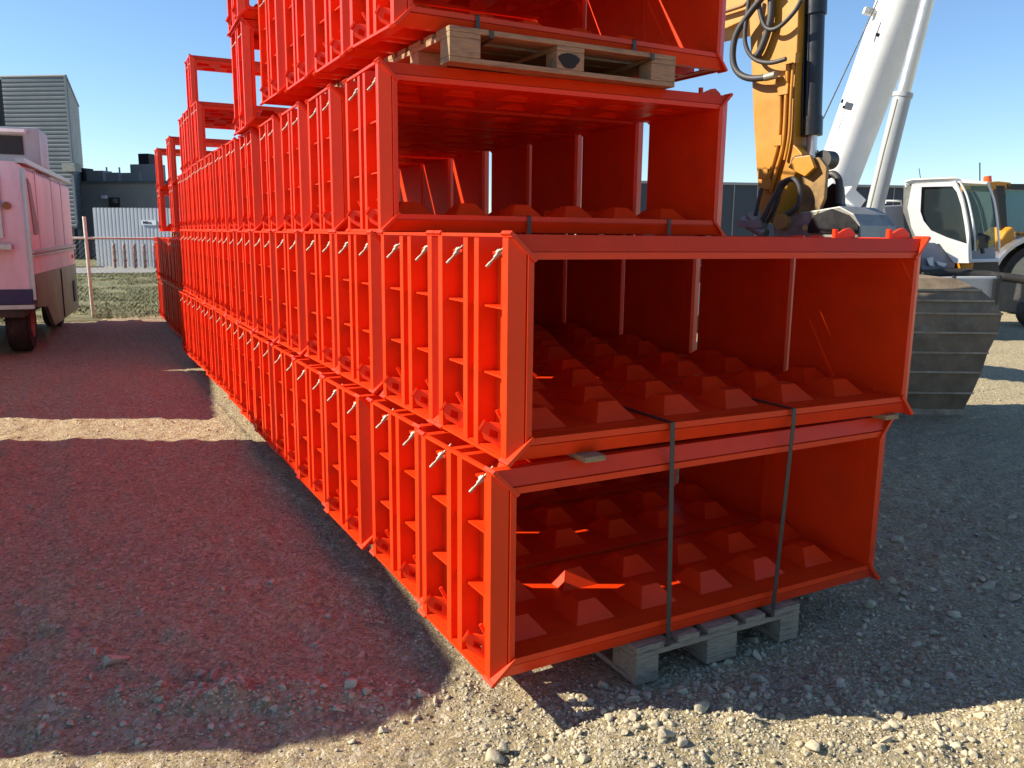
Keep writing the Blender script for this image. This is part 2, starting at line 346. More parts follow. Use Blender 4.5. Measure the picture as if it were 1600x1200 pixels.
# ------------------------------------------------------------------ red steel box frames
MW, MH, MD = 1.85, 0.705, 0.620
def frame_module():
    root = empty('steel_box_frame', (0,0,0))
    P = 'red_paint'
    y0, y1 = 0.067, MD-0.067
    MB().box(0.0695, 0.075, y0, y1, 0.075, MH-0.075).build('side_panel', P, root)
    MB().box(MW-0.075, MW-0.0695, y0, y1, 0.075, MH-0.075).build('side_panel', P, root)
    def studded(sign):
        m = MB(); zf = 0.075 if sign > 0 else MH-0.075
        m.box(0.0695, MW-0.0695, y0, y1, min(zf, zf-sign*0.0055), max(zf, zf-sign*0.0055))
        for row, yc in enumerate((0.19, 0.455)):
            for k in range(6):
                xc = 0.075+0.1417+0.2833*k+(0.07 if row else -0.04)
                bx, by, tx, ty, h = 0.082, 0.092, 0.036, 0.030, 0.058*sign
                z = zf+0.0004*sign
                vs = [(xc-bx,yc-by,z),(xc+bx,yc-by,z),(xc+bx,yc+by,z),(xc-bx,yc+by,z),(xc-tx,yc-ty,z+h),(xc+tx,yc-ty,z+h),(xc+tx,yc+ty,z+h),(xc-tx,yc+ty,z+h)]
                m.add(vs, [(4,5,6,7),(0,1,5,4),(1,2,6,5),(2,3,7,6),(3,0,4,7)])
        return m
    studded(1).build('studded_floor', P, root, recalc=False)
    m = MB(); zf = MH-0.075; X0, X1 = 0.0695, MW-0.0695
    for yc, (ya, yb), sh in ((0.19, (y0, MD/2), -0.04), (0.455, (MD/2, y1), 0.07)):
        cs = [0.075+0.1417+0.2833*k+sh for k in range(6)]; bx, by, tx, ty, h = 0.082, 0.092, 0.036, 0.030, 0.05
        ed = [X0]+[(p+q)/2 for p, q in zip(cs, cs[1:])]+[X1]
        for xc, xa, xb in zip(cs, ed, ed[1:]):
            bl = min(bx, xc-xa-0.002); br = min(bx, xb-xc-0.002)
            vs = [(xa,ya,zf),(xb,ya,zf),(xb,yb,zf),(xa,yb,zf),(xc-bl,yc-by,zf),(xc+br,yc-by,zf),(xc+br,yc+by,zf),(xc-bl,yc+by,zf),(xc-tx,yc-ty,zf+h),(xc+tx,yc-ty,zf+h),(xc+tx,yc+ty,zf+h),(xc-tx,yc+ty,zf+h)]
            m.add(vs, [(0,1,5,4),(1,2,6,5),(2,3,7,6),(3,0,4,7),(4,5,9,8),(5,6,10,9),(6,7,11,10),(7,4,8,11),(8,9,10,11)])
    m.build('dimpled_ceiling', P, root)
    for back in (False, True):
        fl = (lambda y: MD-y) if back else (lambda y: y)
        prof = [(0, 0.067), (0, 0.03), (0.049, 0.004), (0.049, 0.013), (0.0535, 0.013), (0.0535, 0.0), (0.0745, 0.0), (0.0745, 0.067)]
        fr = MB().ring([(d, fl(y)) for d, y in prof], MW, MH).build('end_frame', P, root, recalc=True)
        for sx in (0, 1):
            for sz in (0, 1):
                a = Vector((0.078, 0, 0.078)); b = Vector((-0.006, 0, -0.006)); t = Vector((0.0045, 0, -0.0045))
                q = [Vector((p.x if sx == 0 else MW-p.x, fl(y), p.z if sz == 0 else MH-p.z)) for p, y in ((a+t,-0.010),(a-t,-0.010),(b-t,0.0),(b+t,0.0),(a+t,0.064),(a-t,0.064),(b-t,0.066),(b+t,0.066))]
                MB().add(q, [(0,3,2,1),(4,5,6,7),(0,1,5,4),(1,2,6,5),(2,3,7,6),(3,0,4,7)]).build('corner_gusset', P, fr, recalc=True)
    for ya, yb in ((0.249, 0.283), (0.337, 0.371)):
        MB().ring([(0.003, ya), (0.003, yb), (0.069, yb), (0.069, ya)], MW, MH).build('rib', P, root, recalc=True)
    for sx in (0, 1):
        fx = (lambda x: x) if sx == 0 else (lambda x: MW-x)
        for zc in (MH/3+0.02, 2*MH/3+0.005):
            m = MB()
            for ya, yb in ((0.067, 0.249), (0.283, 0.337), (0.371, 0.553)):
                xs = sorted((fx(0.022), fx(0.0693))); m.box(*xs, ya, yb, zc-0.003, zc+0.003)
            m.build('stiffener', P, root)
        xs = sorted((fx(-0.003), fx(0.010)))
        MB().box(*xs, -0.001, MD+0.001, MH-0.008, MH+0.003).build('edge_bar', P, root)
        m = MB(); m.box(*sorted((fx(-0.003), fx(0.010))), -0.001, MD+0.001, -0.003, 0.008); m.box(*sorted((fx(0.0105), fx(0.069))), 0.0675, MD-0.0675, 0.004, 0.010); m.build('bottom_ledge', P, root)
        for yc in (0.160, 0.490):
            # hooked clamp plate on the bottom ledge, with an eye, a wing nut and a bolt
            m = MB(); s = 1 if sx == 0 else -1
            o = Vector((fx(0.034), yc, 0.056)); u = Vector((-s*0.80, 0.60, 0))*1.32; w = Vector((0, 0, 1.28)); nn = Vector((-s*0.60, -0.80, 0))
            pl = [(-0.038,-0.030),(-0.012,-0.036),(0.034,-0.012),(0.042,0.012),(0.030,0.034),(-0.004,0.030),(-0.020,0.040),(-0.040,0.018)]
            hole = [(0.0,-0.012),(0.022,-0.004),(0.020,0.016),(-0.002,0.008)]
            # plate as quads round the eye
            big = [pl[1], pl[2], pl[4], pl[5]]
            for i in range(4):
                j = (i+1) % 4
                q = [o+u*p[0]+w*p[1]-nn*0.004 for p in (big[i], big[j], hole[j], hole[i])]; m.extrude(q, nn*0.008)
            m.extrude([o+u*p[0]+w*p[1]-nn*0.004 for p in (pl[0], pl[1], pl[5], pl[6], pl[7])], nn*0.008)
            m.extrude([o+u*p[0]+w*p[1]-nn*0.004 for p in (pl[2], pl[3], pl[4])], nn*0.008)
            m.extrude([o+u*p[0]+w*p[1]-nn*0.006 for p in ((0.030,0.034),(0.044,0.012),(0.050,0.014),(0.034,0.042))], nn*0.022)
            cl = m.build('clamp', P, root, recalc=True)
            b = MB(); c0 = o-u*0.022+w*0.020
            b.cyl(c0-nn*0.012, c0+nn*0.022, 0.009, n=8); b.cyl(c0+nn*0.016+w*0.004, c0+nn*0.018+w*0.048+u*0.022, 0.0055, 0.007, n=6); b.cyl(c0+nn*0.016, c0+nn*0.018+w*0.040-u*0.026, 0.0055, 0.007, n=6)
            b.build('wing_nut', P, cl)
            b = MB(); c1 = o-u*0.030-w*0.008; b.cyl(c1-w*0.022+nn*0.006, c1+w*0.024+nn*0.010, 0.006, n=8); b.build('bolt', 'zinc', cl)
        for yc in (0.150, 0.475):
            b = MB(); s = 1 if sx == 0 else -1
            q0 = Vector((fx(0.062), yc-0.015, MH-0.018)); q1 = Vector((fx(-0.004), yc+0.012, MH-0.098)); d = (q1-q0)
            b.cyl(q0, q1, 0.0042, n=8); b.cyl(q0+d*0.40, q0+d*0.70, 0.0095, 0.0078, n=8); b.cyl(q0+d*0.88, q1+d*0.06, 0.006, n=8); b.cyl(q0+d*0.45, q0+d*0.56, 0.0125, n=6, smooth=False)
            b.build('tie_bolt', 'zinc', root)
            MB().box(*sorted((fx(0.03), fx(0.069))), yc-0.03, yc+0.05, MH-0.062, MH-0.054).build('bolt_bracket', P, root)
    # toggle levers peeping over the far top edge
    for yc in (0.09, 0.36):
        m = MB(); m.extrude([(MW-0.090,yc,MH-0.06),(MW-0.010,yc,MH-0.06),(MW-0.000,yc,MH+0.018),(MW-0.035,yc,MH+0.042),(MW-0.060,yc,MH+0.038),(MW-0.115,yc,MH+0.014)], (0,0.012,0))
        m.cyl((MW-0.135,yc-0.01,MH-0.02), (MW-0.135,yc-0.01,MH+0.036), 0.012, n=8); m.build('toggle_lever', P, root)
    return root
PROTO = frame_module()
TIERS = {}
_first = [True]
ORD = ['first','second','third','fourth','fifth','sixth','seventh','eighth','ninth','tenth','eleventh','twelfth','thirteenth','fourteenth']
def place(x, y, z, rz, label, group):
    o = PROTO if _first[0] else copy_tree(PROTO); _first[0] = False
    o.location = (x, y, z); o.rotation_euler = (0, 0, rz); tag(o, label, 'steel frame', group); return o
def jit(a): return random.uniform(-a, a)
def interp(y, tab): return float(np.interp(y, [t[0] for t in tab], [t[1] for t in tab]))
G1, G2, G3, G4, G5 = 'steel frames of the lowest tier', 'steel frames of the second tier', 'steel frames of the third tier', 'steel frames on top of the stack', 'steel frames of the shaded far row'
x1 = [(2.1,1.122),(2.8,1.150),(3.5,1.135),(4.6,1.165),(5.7,1.165),(6.7,1.215),(8.5,1.235),(10,1.25)]
for k in range(13):
    y = 2.175+0.661*k
    lab = ('red steel box frame at the front of the lowest tier, resting on the grey pallet' if k == 0 else
           f'{ORD[k]} red steel box frame back from the front in the lowest sunlit tier')
    place(interp(y, x1)+(jit(0.008) if k > 1 else 0), y, 0.146, 0.006 if k == 0 else jit(0.008), lab, G1)
x2 = [(2.1,1.184),(2.8,1.200),(3.5,1.206),(4.2,1.222),(5.7,1.19),(7,1.215),(8.5,1.24),(10,1.28)]
for k in range(13):
    y = 2.195+0.652*k-(0.0305 if k == 1 else 0)
    lab = ('red steel box frame at the front of the second tier, overhanging the lowest one' if k == 0 else
           f'{ORD[k]} red steel box frame back from the front in the second sunlit tier')
    place(interp(y, x2)+(jit(0.008) if k > 1 else 0), y, 0.869, -0.025 if k == 0 else jit(0.008)-0.006, lab, G2)
    if k in (1, 2):
        for c in [c for c in COL.objects if c.name.startswith('toggle_lever') and c.parent and c.parent.get('label') == lab]: bpy.data.objects.remove(c)
x3 = [(3.4,1.237),(4.4,1.245),(5.0,1.225),(6.7,1.235),(7.6,1.275),(10.4,1.40)]
ys3 = [3.472, 4.19, 4.84, 5.49, 6.22, 6.92, 7.57, 8.30, 8.95, 9.60, 10.26, 10.92, 11.58]
xs3 = [1.237, 1.240, 1.248, 1.252, 1.258, 1.272, 1.288, 1.318, 1.343, 1.368, 1.41, 1.445, 1.46]
r3 = [-0.055, -0.06, -0.05, -0.05, -0.045, -0.045, -0.04, -0.03, -0.02, -0.02, -0.02, -0.02, -0.02]
for k, y in enumerate(ys3):
    lab = ('red steel box frame at the front of the third tier, under the new pallet' if k == 0 else
           f'{ORD[k]} red steel box frame back from the front in the third tier')
    place(xs3[k], y, 1.581, r3[k], lab, G3)
for k, y in enumerate((3.468, 4.18, 4.845, 5.485)):
    place((1.312,1.310,1.305,1.295)[k], y, 2.438, (0.02,-0.02,-0.03,-0.02)[k],
          ('foremost red steel box frame of the top tier, lying on the new pallet',
           'red steel box frame on the top tier, right behind the foremost one',
           'red steel box frame on the top tier, third from the front',
           'hindmost red steel box frame of the top tier, nearest the tall column')[k], G4)
place(1.21, 6.14, 2.293, -0.05, 'lower red steel box frame of the tall two-high column left of the top tier', G4)
place(1.19, 6.14, 3.005, -0.06, 'upper red steel box frame of the tall two-high column left of the top tier', G4)
place(1.475, 10.16, 2.293, -0.02, 'foremost lower red steel box frame of the stepped-back tower against the sky', G4)
place(1.475, 10.82, 2.293, -0.02, 'lower red steel box frame second in the stepped-back tower against the sky', G4)
place(1.50, 11.48, 2.293, -0.02, 'hindmost lower red steel box frame of the stepped-back tower against the sky', G4)
place(1.60, 11.38, 3.005, -0.03, 'topmost red steel box frame of the stepped-back tower, sky showing through it', G4)
for t, z in ((0, 0.03), (1, 0.745)):
    for k in range(9):
        y = 10.75+0.652*k
        place(interp(y, [(10.4,1.47),(13,1.49),(16.4,1.55)])+jit(0.015), y, z, jit(0.012)-0.01,
              f"{ORD[k]} dark red steel box frame in the {'lower' if t == 0 else 'upper'} tier of the shaded far row", G5)
for y, x in ((13.9, 1.60), (16.0, 1.63)):
    for t, z in ((0, 1.556), (1, 2.27)):
        place(x, y, z, -0.02, f"{'upper' if t else 'lower'} red steel box frame of the {'nearer' if y < 15 else 'farthest'} open pair above the shaded row", G4)

# timber, pallets, straps
def pallet(name, W_, D_, m, blocks, label):
    """euro pallet: front side of width W_ along x, D_ along y; blocks = widths of the three front blocks"""
    root = empty(name, (0,0,0)); bw = blocks; cx = [bw[0]/2, W_/2, W_-bw[2]/2]
    deep = 0.145 if W_ < 1 else 0.100; cy = [deep/2, D_/2, D_-deep/2]
    if W_ < 1:   # boards run along y; cross boards along x under them
        for k, (x, w) in enumerate(((0.0725,0.145),(0.236,0.10),(0.4,0.145),(0.564,0.10),(0.7275,0.145))):
            MB().box(x-w/2, x+w/2, 0, D_, 0.122, 0.144).build('deck_board', m, root, bevel=0.003)
        for y in cy: MB().box(0, W_, y-0.0725, y+0.0725, 0.100, 0.1215).build('cross_board', m, root, bevel=0.003)
        for x, w in zip(cx, (0.1,0.145,0.1)): MB().box(x-w/2, x+w/2, 0, D_, 0.0, 0.022).build('bottom_board', m, root, bevel=0.003)
    else:
        for y in (0.0725,0.236,0.4,0.564,0.7275):
            w = 0.145 if y in (0.0725,0.4,0.7275) else 0.1; MB().box(0, W_, y-w/2, y+w/2, 0.122, 0.144).build('deck_board', m, root, bevel=0.003)
        for x in cx: MB().box(x-0.0725, x+0.0725, 0, D_, 0.100, 0.1215).build('cross_board', m, root, bevel=0.003)
        for y in cy: MB().box(0, W_, y-0.05, y+0.05, 0.0, 0.022).build('bottom_board', m, root, bevel=0.003)
    for i, x in enumerate(cx):
        for y in cy: MB().box(x-bw[i]/2, x+bw[i]/2, y-deep/2, y+deep/2, 0.0225, 0.0995).build('block', m, root, bevel=0.004)
    tag(root, label, 'pallet'); return root
p0 = pallet('wooden_pallet', 0.8, 1.2, 'grey_wood', (0.1,0.145,0.1), 'weathered grey wooden pallet under the front of the lowest tier'); p0.location = (1.685, 2.165, 0.0)
tag(p0, group='pallets under the lowest tier')
for k in range(1, 6):
    q = copy_tree(p0); q.location = (1.69+jit(0.05), 2.165+1.31*k, 0.0); tag(q, f'weathered wooden pallet hidden in the gap under the stack, {ORD[k]} from the front')
p1 = pallet('wooden_pallet', 1.2, 0.8, 'new_wood', (0.145,0.145,0.145), 'light new wooden pallet with a scorched block between the third and top tiers'); p1.location = (1.505, 3.36, 2.288)
b = MB()
b.add([(0.6+0.055*math.cos(t)*(1+0.2*math.sin(3*t))-0.0-0.01, -0.0012, 0.06+0.034*math.sin(t)) for t in np.linspace(0, 2*math.pi, 14, endpoint=False)], [tuple(range(14))])
bb = b.build('scorch_mark', 'char_wood', p1)
p2 = copy_tree(p1); p2.location = (1.5, 4.62, 2.288); tag(p2, 'light new wooden pallet farther back under the top tier, mostly hidden')
for c in list(p2.children):
    if c.name.startswith('scorch'): bpy.data.objects.remove(c)
pf = copy_tree(p2); pf.location = (1.8, 13.85, 1.452); pf.scale = (1,1,0.69); tag(pf, 'pallet under the nearer open pair above the shaded far row')
pf = copy_tree(p2); pf.location = (1.85, 15.95, 1.452); pf.scale = (1,1,0.69); tag(pf, 'pallet under the farthest open pair above the shaded far row')
for c, label in ((W(881, 718, 2.86), 'short timber spacer end between the two lowest tiers, near the left corner'), (W(1362, 657, 3.45), 'short timber spacer end between the two lowest tiers, near the right corner')):
    m = MB().box(-0.04, 0.04, -0.02, 0.62, -0.009, 0.009); o = m.build('timber_spacer', 'new_wood', None, bevel=0.002); o.location = (c.x, 2.175, 0.8605); tag(o, label, 'timber', 'timber spacers')
def strap(pts, w, label, axis=(1,0,0)):
    m = MB(); P = [Vector(p) for p in pts]; a = Vector(axis)*w/2; t = 0.0012
    for i in range(len(P)-1):
        d = (P[i+1]-P[i]); n = d.normalized().cross(Vector(axis)).normalized()*t
        m.obox((P[i]+P[i+1])/2, a, d/2+d.normalized()*t, n)
    tag(m.build('strap', 'strap', None), label, 'strap', 'straps holding the stack')
for xa, xb, lab in ((1.80, 1.815, 'left'), (2.36, 2.325, 'right')):
    y2 = 2.195-0.025*(xa-1.184)
    strap([(xa,2.79,0.9475),(xa,y2-0.012,0.9475),(xa,y2-0.014,0.90),(xb,2.155,0.15),(xb,2.155,0.128),(xb,2.40,0.0965)], 0.019, f'long black strap from the second tier to the grey pallet, {lab} of the pair')
for xa, lab in ((1.69, 'left'), (2.55, 'right')):
    y2 = 3.468+0.02*(xa-1.312)
    strap([(xa,4.0,2.515),(xa,y2-0.004,2.515),(xa,y2-0.004,2.45),(xa+0.01,3.352,2.428),(xa+0.01,3.352,2.40),(xa+0.01,3.5,2.386)], 0.019, f'short black strap from the top tier to the new pallet, {lab} of the pair')
for xa, lab in ((1.94, 'left'), (2.73, 'right')):
    y2 = 3.472-0.055*(xa-1.237)
    strap([(xa,4.0-0.05,1.6585),(xa,y2-0.004,1.6585),(xa,y2-0.004,1.578)], 0.019, f'short black strap over the bottom lip of the third tier, {lab} of the pair')

# ------------------------------------------------------------------ yellow excavator behind the stack
def excavator():
    root = empty('excavator', L(0, 0, 0)); root.location = (0,0,0)
    a = (RH*0.6-FH*0.8); n = (-RH*0.8-FH*0.6); S0 = L(2.25, 6.9, 1.6); bk = -n
    T = lambda px, py, off=0.0: on_plane(px, py, n, S0+n*off)
    # stick
    out = [(1160,-90),(1170,20),(1174,100),(1177,180),(1181,250),(1186,310),(1189,346),(1212,350),(1222,318),(1234,282),(1246,270),(1253,255),(1253,240),(1246,232),(1240,226),(1242,150),(1246,60),(1251,-90)]
    m = MB(); m.extrude([T(*p) for p in out], bk*0.30); st = m.build('stick', 'yellow', root, bevel=0.008)
    m = MB(); c = T(1246,250); m.cyl(c-bk*0.02, c+bk*0.01, 0.045, n=16); c2 = T(1200,338); m.cyl(c2-bk*0.02, c2+bk*0.02, 0.06, n=16); m.build('pin_boss', 'yellow', st)
    # pipe runs on the stick side
    for pts, r in (([(1214,128),(1219,150),(1217,215),(1206,262),(1196,292)], 0.016), ([(1232,90),(1229,140),(1226,200),(1222,235),(1212,270),(1204,300)], 0.016), ([(1240,92),(1236,150),(1233,210),(1226,250)], 0.012)):
        m = MB(); m.tube([T(px,py,0.025) for px,py in pts], r, 8); m.build('hydraulic_pipe', 'yellow', st)
    for px, py in ((1222,128),(1226,140),(1216,220),(1200,288),(1195,272),(1238,92)):
        m = MB(); q = T(px,py,0.02); m.obox(q, a*0.045, ZZ*0.04, n*0.025); m.build('pipe_clamp', 'yellow', st)
    # boom
    ob = 0.03
    bo = [(1235,-140),(1195,8),(1172,27),(1135,44),(1060,62),(900,105),(760,165),(690,290),(690,330),(610,330),(610,250),(700,90),(880,25),(1060,-70),(1140,-160)]
    m = MB(); m.extrude([T(px,py,-ob) for px,py in bo], bk*0.40); bm_ = m.build('boom', 'yellow', root, bevel=0.008)
    m = MB(); m.tube([T(1090,30,0.02),T(1150,12,0.02),T(1168,2,0.02),T(1185,-30,0.02)], 0.018, 6); m.build('boom_pipe', 'dirty_yellow', bm_)
    # bucket cylinder in front of the stick
    off = -0.15
    A, B = T(1277,-60,off), T(1269,212,off); ax = (B-A).normalized()
    m = MB(); m.cyl(A, A+(B-A)*0.93, 0.070, n=20); m.cyl(A+(B-A)*0.89, B, 0.080, n=20); m.cyl(A+(B-A)*0.22, A+(B-A)*0.30, 0.085, n=20); cyl = m.build('bucket_cylinder', 'black_paint', root)
    m = MB(); m.tube([T(1259,-40,off+0.06),T(1256,60,off+0.06),T(1254,180,off+0.06),T(1253,214,off+0.05)], 0.012, 6); m.tube([T(1264,10,off+0.07),T(1262,120,off+0.07),T(1259,190,off+0.07)], 0.010, 6); m.build('cylinder_pipe', 'black_paint', cyl)
    C_ = T(1267,250,off); m = MB(); m.cyl(B, C_, 0.042, n=16); m.build('piston_rod', 'chrome', cyl)
    # linkage: rocker and links, dark with grease
    m = MB(); pin = T(1268,256,off); m.cyl(pin+n*0.2, pin-n*0.2, 0.055, n=14); m.cyl(T(1292,250,off-0.1)+n*0.06, T(1292,250,off-0.1)-n*0.06, 0.075, n=16); m.build('link_pin', 'dark_steel', root)
    for o_ in (0.06, -0.30):
        m = MB(); m.extrude([T(px,py,o_) for px,py in ((1236,262),(1246,246),(1270,243),(1277,262),(1262,276))], n*0.04); m.build('rocker_link', 'yellow' if o_ > 0 else 'dark_steel', root, bevel=0.004)
        m = MB(); m.extrude([T(px,py,o_-0.06) for px,py in ((1257,252),(1284,246),(1296,262),(1292,310),(1278,345),(1252,345),(1253,300))], n*0.04); m.build('push_link', 'dirty_yellow', root, bevel=0.004)
    # hoses
    H = [([(1205,-20),(1172,20),(1150,55),(1145,90),(1152,112),(1170,122),(1196,121),(1205,118)], 0.027, 0.10), ([(1172,-10),(1164,50),(1167,76),(1180,93),(1203,98),(1228,92)], 0.018, 0.10), ([(1184,-20),(1188,22),(1198,44),(1216,43),(1240,20),(1252,0)], 0.018, 0.08),
         ([(1205,-20),(1204,30),(1190,75),(1178,92)], 0.030, 0.05), ([(1190,346),(1206,315),(1215,300),(1222,286),(1240,280),(1250,296),(1246,322),(1226,338),(1215,350)], 0.022, 0.12), ([(1180,338),(1186,310),(1190,294)], 0.016, 0.08),
         ([(1198,348),(1212,322),(1220,296),(1230,284)], 0.018, 0.07), ([(1288,278),(1300,272),(1310,280),(1312,300),(1310,318)], 0.030, -0.2)]
    for pts, r, o_ in H:
        m = MB(); m.tube([T(px,py,o_) for px,py in pts], r, 8); m.build('hydraulic_hose', 'hose', root)
    m = MB(); q = T(1203,119,0.10); m.cyl(T(1196,121,0.10), T(1212,117,0.10), 0.031, n=10); m.build('hose_fitting', 'zinc', root)
    # tilt rotator / quick coupler at the stick end
    m = MB(); m.extrude([T(px,py,0.10) for px,py in ((1208,352),(1216,340),(1232,334),(1276,328),(1312,322),(1334,334),(1344,352),(1345,380),(1210,380))], bk*0.5); cp = m.build('quick_coupler', 'steel_grey', root, bevel=0.01)
    m = MB(); m.extrude([T(px,py,0.115) for px,py in ((1262,352),(1272,336),(1300,326),(1326,336),(1340,352),(1340,364),(1262,364))], bk*0.02); m.build('coupler_cheek', 'black_paint', cp)
    m = MB(); c = T(1222,346,0.13); m.cyl(c-n*0.05, c+n*0.03, 0.065, n=16); m.cyl(T(1258,356,0.13), T(1258,356,0.16), 0.022, n=10); m.build('coupler_pin', 'dirty_yellow', cp)
    m = MB(); m.extrude([T(px,py,0.104) for px,py in ((1268,340),(1275,334),(1279,328),(1274,339),(1270,347))], n*0.004); m.build('coupler_sticker', 'hi_vis', cp)
    m = MB(); m.cyl(T(1160,345,0.1), T(1196,366,0.1), 0.045, n=12); m.cyl(T(1170,335,0.1), T(1182,350,0.1), 0.03, n=10); m.obox(T(1176,350,0.1), a*0.12, ZZ*0.03, n*0.05); m.build('tilt_cylinder', 'steel_grey', cp)
    m = MB(); m.extrude([T(px,py,-0.3) for px,py in ((1284,318),(1288,296),(1300,286),(1312,292),(1313,318),(1318,330),(1282,330))], bk*0.08); m.build('coupler_bracket', 'black_paint', cp, bevel=0.01)
    m = MB(); m.extrude([L(2.1,6.62,1.55),L(2.7,6.62,1.50),L(2.75,6.62,1.30),L(2.0,6.62,1.32)], FH*0.5); m.build('bucket_mount', 'dark_steel', cp)
    # ditching bucket seen from behind: shell bent in flat courses
    bc = [(1.30,1.40,0.30),(1.245,1.93,0.10),(1.15,2.10,0.03),(1.06,2.19,-0.01),(0.95,2.26,-0.03),(0.78,2.24,-0.03),(0.60,2.18,-0.02),(0.42,2.16,0.0),(0.22,2.13,0.04),(0.02,2.10,0.10)]
    m = MB(); vs = []
    c0 = L(2.05, 7.35, 0); 
    for z, hw, y in bc:
        vs += [c0+ZZ*(z-0.02)+FH*(y*1.4)+RH*(-0.15), c0+ZZ*(z-0.02)+FH*(y*1.4)+RH*hw]
    nb = len(bc)
    fs = [(2*i, 2*i+1, 2*i+3, 2*i+2) for i in range(nb-1)]
    m.add(vs, fs); vb = [v+FH*0.03 for v in vs]; m.add(vb, [f[::-1] for f in fs])
    # side plates with depth
    for e in (1, 0):
        edge = [vs[2*i+e] for i in range(nb)]; fr_ = [p+FH*(0.75-0.25*i/nb)-RH*(0.12 if e else -0.12) for i, p in enumerate(edge)]
        m.add(edge+fr_, [(i, i+1, nb+i+1, nb+i) for i in range(nb-1)])
    bkt = m.build('bucket', 'bucket_steel', root, recalc=False)
    for z, hw, y in bc[2:]:
        m = MB(); q = c0+ZZ*(z-0.02)+FH*(y*1.4-0.006); m.obox(q+RH*(hw-0.15)/2, RH*(hw+0.15)/2, ZZ*(0.009 if z > 0.1 else 0.035), FH*0.012); m.build('bright_edge', 'bright_edge_steel', bkt)  # brightness along each bend is put into these paler strips
    # machine body, hidden behind the stack
    B0 = L(-1.0, 11.6, 0); d = a; s = n
    def P3(x, y, z): return B0+d*x+s*y+ZZ*z
    for sg in (-1, 1):
        m = MB(); m.extrude([P3(x, sg*1.1-0.25, z) for x, z in ((-1.9,0.35),(-1.6,0.02),(1.6,0.02),(1.9,0.35),(1.7,0.78),(-1.7,0.78))], s*0.5); m.build('crawler_track', 'rubber', root, bevel=0.02)
    m = MB(); m.obox(P3(-0.5,0,1.35), d*1.7, s*1.25, ZZ*0.45); m.obox(P3(-1.7,0,1.75), d*0.6, s*1.2, ZZ*0.4); m.build('upper_body', 'yellow', root, bevel=0.05)
    m = MB(); m.obox(P3(0,0,0.8), d*0.8, s*0.8, ZZ*0.14); m.build('turntable', 'dark_steel', root)
    m = MB(); m.obox(P3(0.55,0.78,2.1), d*0.75, s*0.45, ZZ*0.75); cb = m.build('cab', 'yellow', root, bevel=0.05)
    m = MB(); m.obox(P3(0.6,1.235,2.3), d*0.6, s*0.01, ZZ*0.42); m.obox(P3(1.305,0.78,2.2), d*0.01, s*0.36, ZZ*0.5); m.build('window', 'tinted_glass', cb)
    tag(root, 'yellow crawler excavator with black cylinder and ribbed ditching bucket behind the red stack', 'excavator')
excavator()

